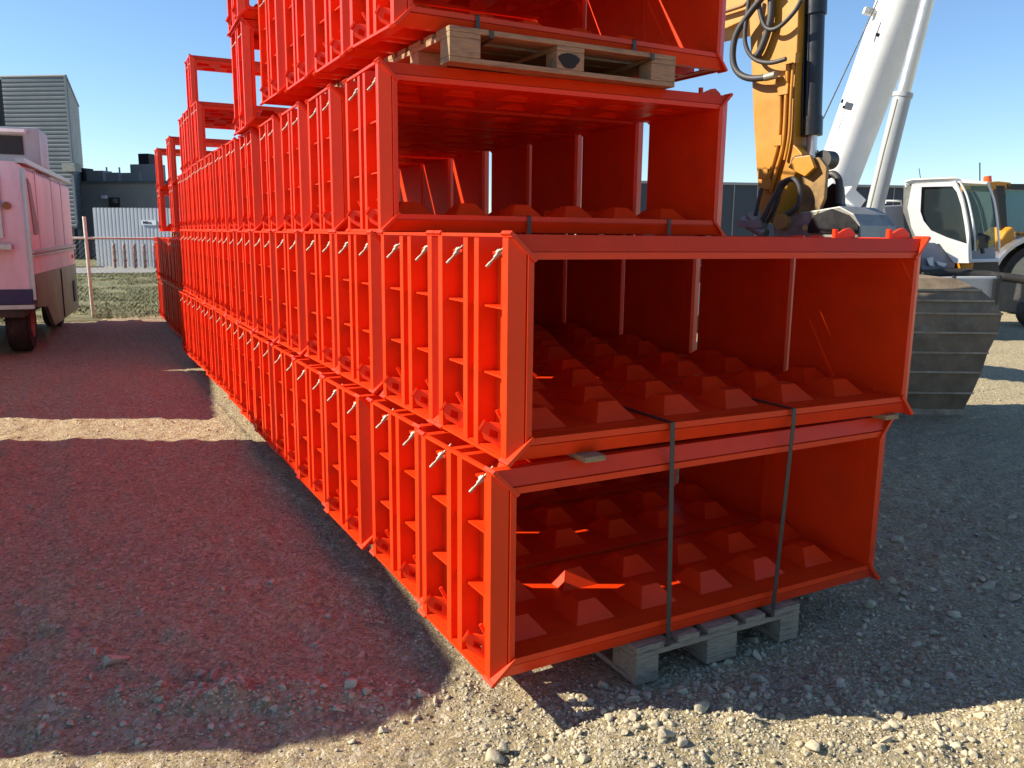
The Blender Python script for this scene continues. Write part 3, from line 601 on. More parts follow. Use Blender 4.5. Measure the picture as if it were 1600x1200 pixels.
# ------------------------------------------------------------------ white mobile crane
def crane():
    root = empty('mobile_crane', (0,0,0)); n = -FH
    D = 14.0
    T = lambda px, py, d=D: on_plane(px, py, FH, FH*d)
    # telescopic boom: rounded box section
    def boom_sec(p0, p1, r0, r1, name, mt, par):
        m = MB(); ax = (p1-p0).normalized(); u = FH; w = ax.cross(u).normalized(); k = 18; R_ = []
        for p, r in ((p0, r0), (p1, r1)):
            R_ += [p+(w*math.copysign(abs(math.cos(t))**0.75, math.cos(t))+u*math.copysign(abs(math.sin(t))**0.75, math.sin(t))*1.15)*r for t in np.linspace(0, 2*math.pi, k, endpoint=False)]
        m.add(R_, [(i, (i+1) % k, k+(i+1) % k, k+i) for i in range(k)], True); m.add(R_[:k], [tuple(range(k))[::-1]]); m.add(R_[k:], [tuple(range(k))]); return m.build(name, mt, par, recalc=True)
    p0, p1 = T(1281,352,15.9), T(1450,-110,15.0); bo = boom_sec(p0, p1, 0.352, 0.402, 'boom', 'crane_white', root)
    ax = (p1-p0).normalized(); w = ax.cross(FH).normalized()
    def deck(px, py, hw, hh, mt, name, lift=0.0):
        q = T(px, py, 15.5-0.475-lift); m = MB(); m.obox(q, w*hw, ax*hh, FH*0.012); return m.build(name, mt, bo)
    deck(1378,52,0.10,0.16,'crane_white','boom_plate',0.02); deck(1378,40,0.03,0.022,'ink','boom_slot',0.04); deck(1371,54,0.03,0.022,'ink','boom_slot',0.04)
    deck(1326,166,0.07,0.06,'crane_grey','decal',0.01); deck(1316,158,0.016,0.03,'ink','decal',0.012); deck(1318,167,0.016,0.02,'ink','decal',0.012)
    q = T(1358,18,15.2); m = MB(); m.obox(q, w*0.09, ax*0.05, FH*0.05); m.build('boom_lug', 'crane_white', bo)
    m = MB(); m.tube([T(1286,186,15.4), T(1340,70,15.2), T(1372,0,15.1)], 0.012, 5, 1); m.build('cable', 'black_paint', bo)
    # luffing cylinder
    A, B, C_ = T(1363,340,13.6), T(1411,147,13.5), T(1468,-70,13.3)
    m = MB(); m.cyl(A, B, 0.135, n=20); m.cyl(A+(B-A)*0.975, B+(B-A)*0.01, 0.150, n=20); cy = m.build('luffing_cylinder', 'crane_grey', root)
    m = MB(); m.cyl(B, C_, 0.105, n=20); m.build('piston_rod', 'chrome', cy)
    m = MB(); m.tube([T(1357,335,13.4),T(1380,240,13.35),T(1402,155,13.3)], 0.016, 6, 1); m.build('cylinder_pipe', 'zinc', cy)
    # superstructure
    m = MB(); m.extrude([T(px,py,13.6) for px,py in ((1331,290),(1354,312),(1341,330),(1318,306))], FH*0.8); m.build('winch_box', 'crane_white', root, bevel=0.02)
    m = MB(); m.extrude([T(px,py,13.5) for px,py in ((1312,314),(1338,322),(1352,342),(1352,364),(1308,364))], FH*1.2); m.build('turntable_housing', 'crane_white', root, bevel=0.03)
    m = MB(); m.extrude([T(px,py,13.3) for px,py in ((1345,346),(1352,339),(1368,338),(1375,353),(1356,360))], FH*0.6); m.build('cylinder_bracket', 'crane_white', root, bevel=0.02)
    m = MB(); m.extrude([T(px,py,14.6) for px,py in ((1372,322),(1412,320),(1414,372),(1372,372))], FH*1.0); m.build('engine_cover', 'crane_blue_grey', root, bevel=0.02)
    m = MB(); m.tube([T(1384,318,14.5),T(1384,314,14.5),T(1408,314,14.5),T(1408,322,14.5)], 0.02, 6, 1); m.build('handrail', 'crane_white', root)
    m = MB(); m.extrude([T(px,py,13.8) for px,py in ((1374,322),(1381,320),(1384,334),(1376,330))], FH*0.1); m.build('hook_guard', 'crane_white', root)
    # deck line and undercarriage
    m = MB(); m.extrude([T(px,py,13.6) for px,py in ((1360,372),(1440,372),(1440,426),(1360,426))], FH*1.4); m.build('slewing_deck', 'black_paint', root)
    # cab: side shell with a window opening, glass, pillars
    z0 = 14.0; dep = 0.95
    NC = (FH*0.87+RH*0.49).normalized(); pc = T(1465,350,14.0); T0 = T
    T = lambda px, py, d=14.0: on_plane(px, py, NC, pc+NC*(d-14.0))
    shell = [(1413,287),(1489,284),(1496,288),(1504,306),(1510,334),(1514,372),(1516,410),(1489,409),(1470,378),(1440,378),(1428,352),(1417,332)]
    win = [(1440,292),(1488,291),(1495,300),(1502,322),(1507,350),(1511,381),(1480,371),(1455,360),(1443,345),(1438,330)]
    O = [(1425,287),(1489,285),(1497,291),(1505,312),(1511,345),(1516,392),(1484,392),(1445,366),(1428,350),(1418,325)]
    m = MB()
    k = len(win)
    for i in range(k):
        j = (i+1) % k
        m.extrude([T(*O[i],z0), T(*O[j],z0), T(*win[j],z0), T(*win[i],z0)], NC*0.06)
    m.extrude([T(px,py,z0) for px,py in ((1516,392),(1517,411),(1491,411),(1468,381),(1484,392))], NC*0.06)
    m.extrude([T(px,py,z0) for px,py in ((1445,366),(1484,392),(1468,381),(1445,381))], NC*0.06)
    m.extrude([T(px,py,z0) for px,py in ((1418,325),(1428,350),(1445,366),(1445,381),(1436,381),(1424,355))], NC*0.06)
    cab = m.build('cab', 'crane_white', root, recalc=True)
    m = MB(); m.extrude([T(px,py,z0+0.03) for px,py in win], NC*0.01); m.build('side_window', 'tinted_glass', cab)
    m = MB(); m.extrude([T(px,py,z0) for px,py in ((1414,284),(1425,282),(1492,279),(1545,284),(1548,288),(1490,285),(1425,288))], NC*dep); m.build('roof', 'crane_white', cab)
    m = MB(); m.tube([T(1416,292,z0-0.02),T(1414,284,z0-0.02),T(1425,281,z0-0.02),T(1496,278,z0-0.02)], 0.018, 6, 1); m.build('roof_rail', 'crane_white', cab)
    m = MB(); m.extrude([T(px,py,z0+0.1) for px,py in ((1503,290),(1545,290),(1550,320),(1554,352),(1555,384),(1516,392),(1512,348),(1508,314))], NC*0.02); m.build('windscreen', 'green_glass', cab)
    for pts in ([(1492,284),(1502,306),(1509,338),(1514,372),(1516,408)], [(1500,284),(1511,306),(1519,340),(1524,375),(1524,392)], [(1543,286),(1553,312),(1558,345),(1561,380),(1561,395)]):
        m = MB(); m.tube([T(px,py,z0-0.02) for px,py in pts], 0.028 if pts[0][0] < 1500 else 0.018, 6); m.build('pillar', 'crane_white', cab)
    m = MB(); m.extrude([T(px,py,z0+0.1) for px,py in ((1516,392),(1555,384),(1556,408),(1517,408))], NC*0.6); m.build('front_panel', 'crane_grey', cab)
    m = MB(); m.extrude([T(px,py,z0-0.05) for px,py in ((1514,405),(1561,404),(1561,409),(1514,410))], NC*0.8); m.build('sill', 'crane_white', cab)
    m = MB(); m.extrude([T(px,py,z0+0.06) for px,py in ((1412,289),(1425,288),(1418,325),(1424,355),(1440,381),(1430,381),(1411,330))], NC*dep); m.extrude([T(px,py,z0+dep) for px,py in ((1414,288),(1500,288),(1516,392),(1440,381))], NC*0.03); m.build('rear_wall', 'steel_grey', cab)
    m = MB(); m.extrude([T(px,py,z0+0.35) for px,py in ((1468,352),(1490,352),(1492,372),(1465,368))], NC*0.4); m.extrude([T(px,py,z0+0.35) for px,py in ((1466,312),(1476,312),(1480,356),(1468,354))], NC*0.4); m.build('seat', 'seat_dark', cab)
    m = MB(); m.extrude([T(px,py,z0+0.3) for px,py in ((1494,310),(1502,330),(1505,350),(1496,346),(1493,328))], NC*0.15); m.build('jacket', 'hi_vis', cab)
    m = MB(); m.tube([T(1536,396,z0-0.05),T(1534,380,z0-0.05),T(1545,372,z0-0.05),T(1528,366,z0-0.05)], 0.03, 6); m.obox(T(1537,378,z0-0.05), RH*0.08, ZZ*0.10, NC*0.03); m.build('mirror', 'black_paint', cab)
    m = MB(); m.cyl(T(1531,288,z0+0.5), T(1531,254,z0+0.5), 0.01, n=6); m.cyl(T(1439,284,z0+0.5), T(1436,263,z0+0.5), 0.006, n=6); m.build('antenna', 'black_paint', cab)
    T = T0
    m = MB(); m.extrude([T(px,py,14.0) for px,py in ((1440,378),(1470,380),(1492,411),(1490,427),(1432,427),(1430,398))], FH*0.9); m.build('cab_base', 'crane_blue_grey', root)
    m = MB(); m.extrude([T(px,py,13.9) for px,py in ((1448,404),(1458,402),(1459,416),(1452,414))], FH*0.05); m.extrude([T(px,py,13.9) for px,py in ((1464,408),(1480,412),(1476,417),(1466,414))], FH*0.05); m.build('lamp_cluster', 'crane_white', root)
    m = MB(); m.extrude([T(px,py,13.9) for px,py in ((1500,409),(1522,409),(1519,424),(1503,424))], FH*0.3); m.build('step', 'yellow', root, bevel=0.01)
    m = MB(); m.extrude([T(px,py,14.2) for px,py in ((1490,410),(1560,409),(1562,428),(1490,428))], FH*1.0); m.build('deck_frame', 'dark_steel', root)
    m = MB(); m.tube([T(1440,428,13.5),T(1500,426,13.5),T(1560,432,13.3),T(1640,442,13.0)], 0.07, 8); m.build('outrigger_hose', 'rubber', root)
    m = MB(); m.extrude([T(px,py,13.2) for px,py in ((1395,434),(1560,432),(1561,486),(1552,496),(1395,496))], FH*2.4); un = m.build('carrier', 'crane_grey', root, bevel=0.03)
    m = MB(); m.obox(T(1555,462,13.15), RH*0.035, ZZ*0.26, FH*0.04); m.obox(T(1562,436,13.15), RH*0.02, ZZ*0.06, FH*0.03); m.build('carrier_latch', 'black_paint', un)
    m = MB(); m.obox(T(1490,440,13.17), RH*0.02, ZZ*0.09, FH*0.03); m.obox(T(1500,447,13.17), RH*0.05, ZZ*0.06, FH*0.03); m.build('carrier_bracket', 'dark_steel', un)
    for r_ in (3.2, 5.2, 7.2):
        c = L(r_, 13.75, 0.55); m = MB(); m.cyl(c, c+FH*0.5, 0.55, n=24); wv = m.build('wheel', 'rubber', root); m = MB(); m.cyl(c-FH*0.01, c+FH*0.05, 0.3, n=20); m.build('rim', 'alloy', wv)
    tag(root, 'white mobile crane with raised telescopic boom and rounded cab beyond the excavator', 'crane')
crane()

# ------------------------------------------------------------------ yellow wheel loader at the right edge
def loader():
    root = empty('wheel_loader', (0,0,0))
    def T(px, py, d=18.0): return on_plane(px, py, FH, FH*d)
    m = MB(); m.extrude([T(px,py) for px,py in ((1516,290),(1530,285),(1560,283),(1580,285),(1580,295),(1516,296))], FH*1.3); m.build('roof', 'yellow', root, bevel=0.02)
    m = MB(); m.extrude([T(px,py) for px,py in ((1573,287),(1650,288),(1650,298),(1573,296))], FH*1.3); m.build('roof_edge', 'black_paint', root)
    for a_, b_ in (((1556,290),(1566,372)), ((1640,290),(1645,380))):
        m = MB(); m.extrude([T(a_[0],a_[1]),T(a_[0]+14,a_[1]),T(b_[0]+9,b_[1]),T(b_[0],b_[1])], FH*0.12); m.build('cab_pillar', 'black_paint', root)
    m = MB(); m.extrude([T(px,py,18.05) for px,py in ((1572,297),(1642,298),(1644,362),(1568,362))], FH*0.02); m.build('side_window', 'sky_teal_glass', root)
    m = MB(); c = T(1586,346,18.5); k = [c+RH*0.32*math.cos(t)+ZZ*0.2*math.sin(t)+RH*0.1*math.sin(t) for t in np.linspace(0, 6.283, 17)]; m.tube(k, 0.018, 6, 1); m.cyl(T(1586,348,18.5), T(1598,372,18.7), 0.03, n=8); m.build('steering_wheel', 'seat_dark', root)
    m = MB(); m.tube([T(1592,352,18.4),T(1596,330,18.4),T(1590,315,18.4)], 0.015, 6); m.tube([T(1604,352,18.4),T(1600,326,18.4)], 0.02, 6); m.build('control_lever', 'seat_dark', root)
    m = MB(); m.extrude([T(px,py,17.8) for px,py in ((1553,377),(1564,373),(1572,361),(1580,354),(1586,356),(1586,372),(1591,378),(1588,390),(1578,393),(1556,392),(1552,388))], FH*0.8); m.build('fender', 'yellow', root, bevel=0.04)
    m = MB(); m.extrude([T(px,py,18.2) for px,py in ((1586,362),(1660,364),(1660,420),(1586,400))], FH*1.0); m.build('body', 'dirty_yellow', root, bevel=0.03)
    m = MB(); m.extrude([T(px,py,18.4) for px,py in ((1550,392),(1660,392),(1660,470),(1556,470))], FH*1.0); m.build('chassis', 'dark_steel', root)
    c = T(1621,438,17.6); m = MB(); m.cyl(c, c+FH*0.6, 0.76, n=32); wh = m.build('wheel', 'rubber', root); m = MB(); m.cyl(c-FH*0.03, c+FH*0.1, 0.60, 0.62, n=28); m.build('rim', 'tan_rim', wh)
    m = MB(); c2 = T(1618,440,17.5); P_ = [c2+(RH*math.cos(t)+ZZ*math.sin(t))*0.93 for t in np.linspace(math.pi*0.25, math.pi*0.95, 12)]; Q_ = [c2+(RH*math.cos(t)+ZZ*math.sin(t))*0.87 for t in np.linspace(math.pi*0.25, math.pi*0.95, 12)][::-1]
    for i in range(11): m.extrude([P_[i],P_[i+1],Q_[10-i],Q_[11-i]], FH*0.7)
    m.build('mudguard', 'alloy', root)
    m = MB(); m.cyl(T(1543,288,18.3), T(1543,285,18.3), 0.09, n=14); m.cyl(T(1543,285,18.3), T(1543,275,18.3), 0.085, 0.075, n=14); m.build('beacon', 'amber', root)
    tag(root, 'yellow wheel loader with orange roof beacon cut off by the right edge', 'loader')
loader()
# small dark roller parked in front of the loader
def trailer_dolly():
    root = empty('machine_attachment', L(9.9, 15.4, 0)); root.location = (0,0,0)
    m = MB(); m.obox(L(10.0,15.4,0.55), RH*0.75, FH*0.5, ZZ*0.32); m.build('frame', 'dark_steel', root, bevel=0.03)
    m = MB(); m.cyl(L(9.72,14.88,0.72), L(9.72,14.80,0.72), 0.10, n=14); m.cyl(L(10.05,14.88,0.66), L(10.05,14.80,0.66), 0.10, n=14); m.build('lamp', 'crane_white', root)
    for r_ in (9.5, 10.5):
        m = MB(); m.cyl(L(r_,14.95,0.3), L(r_,15.2,0.3), 0.3, n=18); m.build('wheel', 'rubber', root)
    tag(root, 'low dark machine with pale lamps beside the loader wheel at the right edge', 'machine')
trailer_dolly()

# ------------------------------------------------------------------ pink-lit white trailer at the left edge
C1 = W(45, 365, 10.0); C2 = W(115, 390, 14.4)
def trailer(root, C1, C2, z0, z1, z0b, z1b, width, visible):
    d = Vector((C2.x-C1.x, C2.y-C1.y, 0)); Ln = d.length; d.normalize(); s = Vector((-d.y, d.x, 0))     # s points left (away from the row)
    o = Vector((C1.x, C1.y, 0))
    def Q(u, v, z): return o+d*u+s*v+ZZ*z
    m = MB(); r = 0.10
    # body as a lofted block with eased roof edges
    prof = [(0, z0), (0, z1-r), (0.03, z1-r*0.4), (r, z1), (width-r, z1), (width-0.03, z1-r*0.4), (width, z1-r), (width, z0)]
    n = len(prof); A = [Q(0, v, z) for v, z in prof]; B = [Q(Ln, v, z+((z1b-z1) if z > (z0+z1)/2 else (z0b-z0))) for v, z in prof]
    m.add(A+B, [(i, (i+1) % n, n+(i+1) % n, n+i) for i in range(n)]); m.add(A, [tuple(range(n))[::-1]]); m.add(B, [tuple(range(n))])
    return Q, Ln, m.build('body', 'trailer_white', root, recalc=True)
def pink_trailer():
    root = empty('service_trailer', (0,0,0)); wd = 2.3
    Q, Ln, body = trailer(root, C1, C2, 0.72, 2.36, 0.72, 2.34, wd, True)
    # grey lower skirt on the side, with a wheel arch cut at the front
    m = MB(); m.extrude([Q(u, -0.012, z) for u, z in ((0.15,1.02),(Ln,0.98),(Ln,0.22),(1.55,0.24),(0.95,0.56),(0.15,0.62))], Q(0,0.05,0)-Q(0,0,0)); m.build('skirt', 'trailer_skirt', root)
    m = MB(); m.obox(Q(Ln*0.55,-0.02,0.62), Q(0.012,0,0)-Q(0,0,0), Q(0,0.006,0)-Q(0,0,0), ZZ*0.36); m.build('skirt_seam', 'dark_void', root)
    m = MB(); m.obox(Q(Ln*0.88,-0.02,0.55), Q(0.14,0,0)-Q(0,0,0), Q(0,0.008,0)-Q(0,0,0), ZZ*0.17); m.build('skirt_vent', 'dark_void', root)
    for z in (1.30, 1.25):
        m = MB(); m.obox(Q(Ln/2,-0.018,z), Q(Ln/2,0,0)-Q(0,0,0), Q(0,0.018,0)-Q(0,0,0), ZZ*0.014); m.build('rub_rail', 'alloy', root)
    m = MB(); m.obox(Q(Ln/2,0.02,2.37), Q(Ln/2+0.05,0,0)-Q(0,0,0), Q(0,0.05,0)-Q(0,0,0), ZZ*0.03); m.build('roof_gutter', 'alloy', root)
    # torn vent strip on the side near the corner
    m = MB(); m.extrude([Q(u,-0.01,z) for u, z in ((0.20,2.18),(0.42,2.12),(0.52,1.95),(0.62,1.80),(0.75,1.62),(0.72,1.50),(0.40,1.50),(0.32,1.75))], Q(0,0.008,0)-Q(0,0,0)); m.build('torn_strip', 'steel_grey', root)
    # end face: hatch, shelf, door trim, blue band, round lamp
    f = Q(-0.012,0,0)-Q(0,0,0)
    m = MB(); m.obox(Q(-0.02,1.25,1.84), f*1.0, Q(0,0.95,0)-Q(0,0,0), ZZ*0.33); ht = m.build('hatch', 'trailer_white', root)
    for v0, v1, z0_, z1_ in ((0.26,2.25,2.14,2.20),(0.26,2.25,1.46,1.50),(0.26,0.31,1.50,2.14)):
        m = MB(); m.obox(Q(-0.045,(v0+v1)/2,(z0_+z1_)/2), f*1.2, Q(0,(v1-v0)/2,0)-Q(0,0,0), ZZ*(z1_-z0_)/2); m.build('hatch_trim', 'alloy', ht)
    m = MB(); m.obox(Q(-0.10,1.22,1.36), f*6, Q(0,1.05,0)-Q(0,0,0), ZZ*0.03); m.build('counter_shelf', 'alloy', root)
    m = MB(); m.obox(Q(-0.04,1.3,1.02), f*2, Q(0,0.9,0)-Q(0,0,0), ZZ*0.03); m.build('grab_rail', 'alloy', root)
    m = MB(); m.obox(Q(-0.03,0.42,1.02), f*2, Q(0,0.03,0)-Q(0,0,0), ZZ*0.30); m.build('door_trim', 'alloy', root)
    m = MB(); m.obox(Q(-0.018,1.15,0.76), f, Q(0,1.14,0)-Q(0,0,0), ZZ*0.09); m.build('blue_band', 'trailer_blue', root)
    m = MB(); m.obox(Q(-0.05,1.15,0.64), f*3, Q(0,1.15,0)-Q(0,0,0), ZZ*0.025); m.obox(Q(-0.06,0.95,0.72), f*3, Q(0,0.10,0)-Q(0,0,0), ZZ*0.05); m.build('bumper', 'alloy', root)
    m = MB(); m.cyl(Q(-0.01,0.20,1.84), Q(-0.05,0.20,1.84), 0.045, n=14); m.build('round_lamp', 'dirty_yellow', root)
    m = MB(); m.obox(Q(-0.05,1.0,1.52), f*2, Q(0,0.10,0)-Q(0,0,0), ZZ*0.03); m.build('hatch_latch', 'dark_void', root)
    for u in (0.18, 0.50, 0.74): m = MB(); m.obox(Q(Ln*u,-0.004,1.82), Q(0.010,0,0)-Q(0,0,0), Q(0,0.005,0)-Q(0,0,0), ZZ*0.50); m.build('panel_joint', 'alloy', root)
    m = MB()
    for i in range(26): m.cyl(Q(0.2+i*(Ln-0.3)/25,0.002,2.28), Q(0.2+i*(Ln-0.3)/25,-0.008,2.28), 0.012, n=6)
    m.build('rivet_row', 'alloy', root)
    m = MB(); m.obox(Q(0.0,-0.0,1.5), Q(0.02,0,0)-Q(0,0,0), Q(0,0.02,0)-Q(0,0,0), ZZ*0.78); m.build('corner_post', 'alloy', root)
    m = MB(); m.obox(Q(Ln*0.93,-0.01,1.12), Q(0.06,0,0)-Q(0,0,0), Q(0,0.012,0)-Q(0,0,0), ZZ*0.03); m.build('side_reflector', 'amber', root)
    # roof vent box with a dark mouth
    hv = 2.43
    m = MB()
    m.extrude([Q(1.95,v,z) for v, z in ((0.04,hv),(1.6,hv),(1.6,2.95),(0.04,2.95))], Q(0.9,0,0)-Q(0,0,0)); vb = m.build('roof_vent', 'crane_grey', root, bevel=0.02)
    m = MB(); m.extrude([Q(1.925,v,z) for v, z in ((0.24,2.58),(0.98,2.58),(0.98,2.83),(0.24,2.83))], Q(0.02,0,0)-Q(0,0,0)); m.build('vent_mouth', 'dark_void', vb)
    m = MB(); m.extrude([Q(1.70,v,z) for v, z in ((0.18,2.86),(1.1,2.86),(1.1,2.90),(0.18,2.90))], Q(0.25,0,0)-Q(0,0,0)); m.build('vent_hood', 'trailer_white', vb)
    m = MB(); m.obox(Q(2.4,0.8,2.40), Q(0.6,0,0)-Q(0,0,0), Q(0,0.75,0)-Q(0,0,0), ZZ*0.03); m.build('vent_curb', 'alloy', root)
    # chassis and wheels
    m = MB(); m.obox(Q(Ln/2,wd/2,0.60), Q(Ln/2-0.1,0,0)-Q(0,0,0), Q(0,wd/2-0.15,0)-Q(0,0,0), ZZ*0.10); m.build('chassis', 'dark_steel', root)
    for u in (0.75, Ln-0.9):
        for v in (0.28, wd-0.32):
            q = Q(u, v, 0.37); ax = (Q(0,1,0)-Q(0,0,0))*0.13; m = MB(); m.cyl(q-ax, q+ax, 0.33, 0.33, n=28); m.cyl(q-ax*0.8, q+ax*0.8, 0.37, n=28); wv = m.build('wheel', 'rubber', root)
            m = MB(); m.cyl(q-ax*1.06, q-ax*0.6, 0.19, 0.17, n=20); m.cyl(q+ax*0.6, q+ax*1.06, 0.17, 0.19, n=20); m.build('rim', 'post_red', wv)
    tag(root, 'old white service trailer with grey skirt and roof vent parked at the left', 'trailer')
pink_trailer()
# two more trailers parked just outside the frame; their shadows cross the yard
def shade_trailer(P0, P1, h, round_r, width, label):
    root = empty('box_trailer', (0,0,0)); d = Vector((P1[0]-P0[0], P1[1]-P0[1], 0)); Ln = d.length; d.normalize(); s = Vector((-d.y, d.x, 0)); o = Vector((P0[0], P0[1], 0))
    prof = [(0, 0.02)]+[(round_r-round_r*math.cos(t), h-round_r+round_r*math.sin(t)) for t in np.linspace(0, math.pi/2, 9)]+[(Ln, h), (Ln, 0.02)]
    m = MB(); k = len(prof); A = [o+d*u+ZZ*z for u, z in prof]; B = [p+s*width+d*(0.9 if i < k-2 else 0) for i, p in enumerate(A)]
    m.add(A+B, [(i, (i+1) % k, k+(i+1) % k, k+i) for i in range(k)]); m.add(A, [tuple(range(k))]); m.add(B, [tuple(range(k))[::-1]]); m.build('body', 'trailer_white', root)
    for v in (0.1, width-0.1):
        q = o+d*(Ln*0.6)+s*v+ZZ*0.35; m = MB(); m.cyl(q-s*0.12, q+s*0.12, 0.35, n=20); m.build('wheel', 'rubber', root)
    m = MB(); m.obox(o+d*(Ln/2)-s*0.01+ZZ*1.0, d*(Ln/2-0.1), s*0.02, ZZ*0.03); m.build('rub_rail', 'alloy', root)
    tag(root, label, 'trailer')
OFF = lambda h: Vector((-TO_SUN.x, -TO_SUN.y, 0))*(h/TO_SUN.z)
def from_shadow(p, h): q = Vector((p[0], p[1], 0))-OFF(h); return (q.x, q.y)
shade_trailer(from_shadow((1.13, 2.045), 2.5), from_shadow((1.50, 6.22), 2.5), 2.5, 0.68, 2.0, 'white trailer with rounded nose just beyond the left edge, nearest the camera')
shade_trailer(from_shadow((1.06, 7.25), 2.5), from_shadow((1.42, 10.0), 2.5), 2.5, 0.05, 2.0, 'white box trailer just beyond the left edge, in front of the service trailer')

# ------------------------------------------------------------------ background left: fence, lawn, road, buildings
def sheet(name, pts, z, m):
    q = MB(); q.add([(p[0], p[1], z) for p in pts], [tuple(range(len(pts)))]); o = q.build(name, m); tag(o, kind='structure'); return o
FY = 17.2
def lawn_z(x, y): y = np.asarray(y); return 0.05*vnoise(np.asarray(x), y, 0.5, 21)+0.03*vnoise(np.asarray(x), y, 2.1, 22)-0.03+0.06*np.clip((y-16.4)/1.5, 0, 1)
g = grid_obj('lawn', np.linspace(-9, 12, 150), np.linspace(16.3, 33.2, 130), lawn_z, 'lawn'); tag(g, kind='structure')
sheet('road', [(-30,33.5),(30,33.5),(30,38.6),(-30,38.6)], 0.03, 'road')
sheet('lawn_strip', [(-30,39.4),(1.6,39.4),(1.6,54),(-30,54)], 0.035, 'lawn')
def grass():
    V, F = [], []
    xs = RNG.uniform(-4, 6, 42000); ys = 16.6+RNG.random(42000)**1.3*16.4
    keep = vnoise(xs, ys, 0.9, 31)+0.5*vnoise(xs, ys, 3, 32) > -0.16
    xs, ys = xs[keep], ys[keep]; n = len(xs); h = RNG.uniform(0.02, 0.075, n); a = RNG.uniform(0, 6.28, n); lean = RNG.normal(0, 0.04, (n, 2)); w = RNG.uniform(0.006, 0.016, n)
    z = lawn_z(xs, ys)-0.005
    p0 = np.stack([xs-np.cos(a)*w, ys-np.sin(a)*w, z], -1); p1 = np.stack([xs+np.cos(a)*w, ys+np.sin(a)*w, z], -1); p2 = np.stack([xs+lean[:,0], ys+lean[:,1], z+h], -1)
    V = np.stack([p0, p1, p2], 1).reshape(-1, 3); me = bpy.data.meshes.new('grass'); me.from_pydata(V.tolist(), [], np.arange(len(V)).reshape(-1, 3).tolist()); me.materials.append(MATS['grass_blade'])
    o = bpy.data.objects.new('grass', me); COL.objects.link(o); tag(o, 'dry short grass on the verge beyond the wire fence', 'grass', kind='stuff')
grass()
def fence():
    root = empty('chain_link_fence', (0.45, FY, 0)); root.location = (0,0,0)
    d = Vector((1, -0.12, 0)).normalized(); o = Vector((0.46, 16.9, 0)); zt = 1.42
    for u in (-3.2, 0.0, 3.0):
        m = MB(); q = o+d*u
        m.cyl(q, q+Vector((-0.02,0,1.80 if u == 0 else 1.75)), 0.03, n=10); m.build('post', 'galv_post', root)
    m = MB(); m.cyl(o-d*3.2+ZZ*zt, o+d*3+ZZ*zt, 0.021, n=8); m.build('top_rail', 'galv_post', root)
    m = MB(); m.cyl(o-d*3.2+ZZ*0.05, o+d*3+ZZ*0.05, 0.004, n=4)
    st = 0.085; H = zt-0.05
    for k in range(int((6.2+H)/st)):
        for sg in (1, -1):
            u0 = -3.2-H+k*st if sg > 0 else -3.2+k*st+0.0
            a, b = (u0, 0.05), (u0+sg*H, zt)
            # clip to the panel
            def clip(p, q):
                (ua, za), (ub, zb) = p, q; lo, hi = -3.2, 3.0
                if max(ua, ub) < lo or min(ua, ub) > hi: return None
                t0, t1 = 0.0, 1.0
                for bound, side in ((lo, 1), (hi, -1)):
                    if (ua-bound)*side < 0: t0 = max(t0, (bound-ua)/(ub-ua))
                    if (ub-bound)*side < 0: t1 = min(t1, (bound-ua)/(ub-ua))
                if t0 >= t1: return None
                return (ua+(ub-ua)*t0, za+(zb-za)*t0), (ua+(ub-ua)*t1, za+(zb-za)*t1)
            c = clip(a, b)
            if c: m.cyl(o+d*c[0][0]+ZZ*c[0][1], o+d*c[1][0]+ZZ*c[1][1], 0.0015, n=3, caps=False)
    m.build('wire_mesh', 'wire', root)
    tag(root, 'galvanised chain link fence with a bare leaning post by the trailer', 'fence')
fence()
def corrugated(name, p0, p1, z0, z1, pitch, amp, mt, parent, vertical=True):
    """corrugated sheet from p0 to p1 (xy); ribs run vertically or horizontally"""
    p0, p1 = Vector((*p0, 0)), Vector((*p1, 0)); d = p1-p0; Ln = d.length; d.normalize(); n = Vector((d.y, -d.x, 0)); m = MB()
    prof = [(0, 0), (0.3, 0), (0.42, 1), (0.88, 1)]
    ext = Ln if vertical else z1-z0; k = int(ext/pitch); pts = [((i+a)*pitch, b*amp) for i in range(k+1) for a, b in prof if (i+a)*pitch <= ext]+[(ext, 0)]
    if vertical: vs = [p0+d*u+n*w+ZZ*z for u, w in pts for z in (z0, z1)]
    else: vs = [p0+d*t+n*w+ZZ*(z0+u) for u, w in pts for t in (0, Ln)]
    N_ = len(pts); m.add(vs, [(2*i, 2*i+2, 2*i+3, 2*i+1) if vertical else (2*i, 2*i+1, 2*i+3, 2*i+2) for i in range(N_-1)])
    # back sheet gives it thickness
    b0 = -n*0.04; m.add([p0+b0+ZZ*z0, p1+b0+ZZ*z0, p1+b0+ZZ*z1, p0+b0+ZZ*z1], [(0,1,2,3)])
    m.add([p0+b0+ZZ*z1, p1+b0+ZZ*z1, p1+n*amp+ZZ*z1, p0+n*amp+ZZ*z1], [(0,1,2,3)])
    return m.build(name, mt, parent)
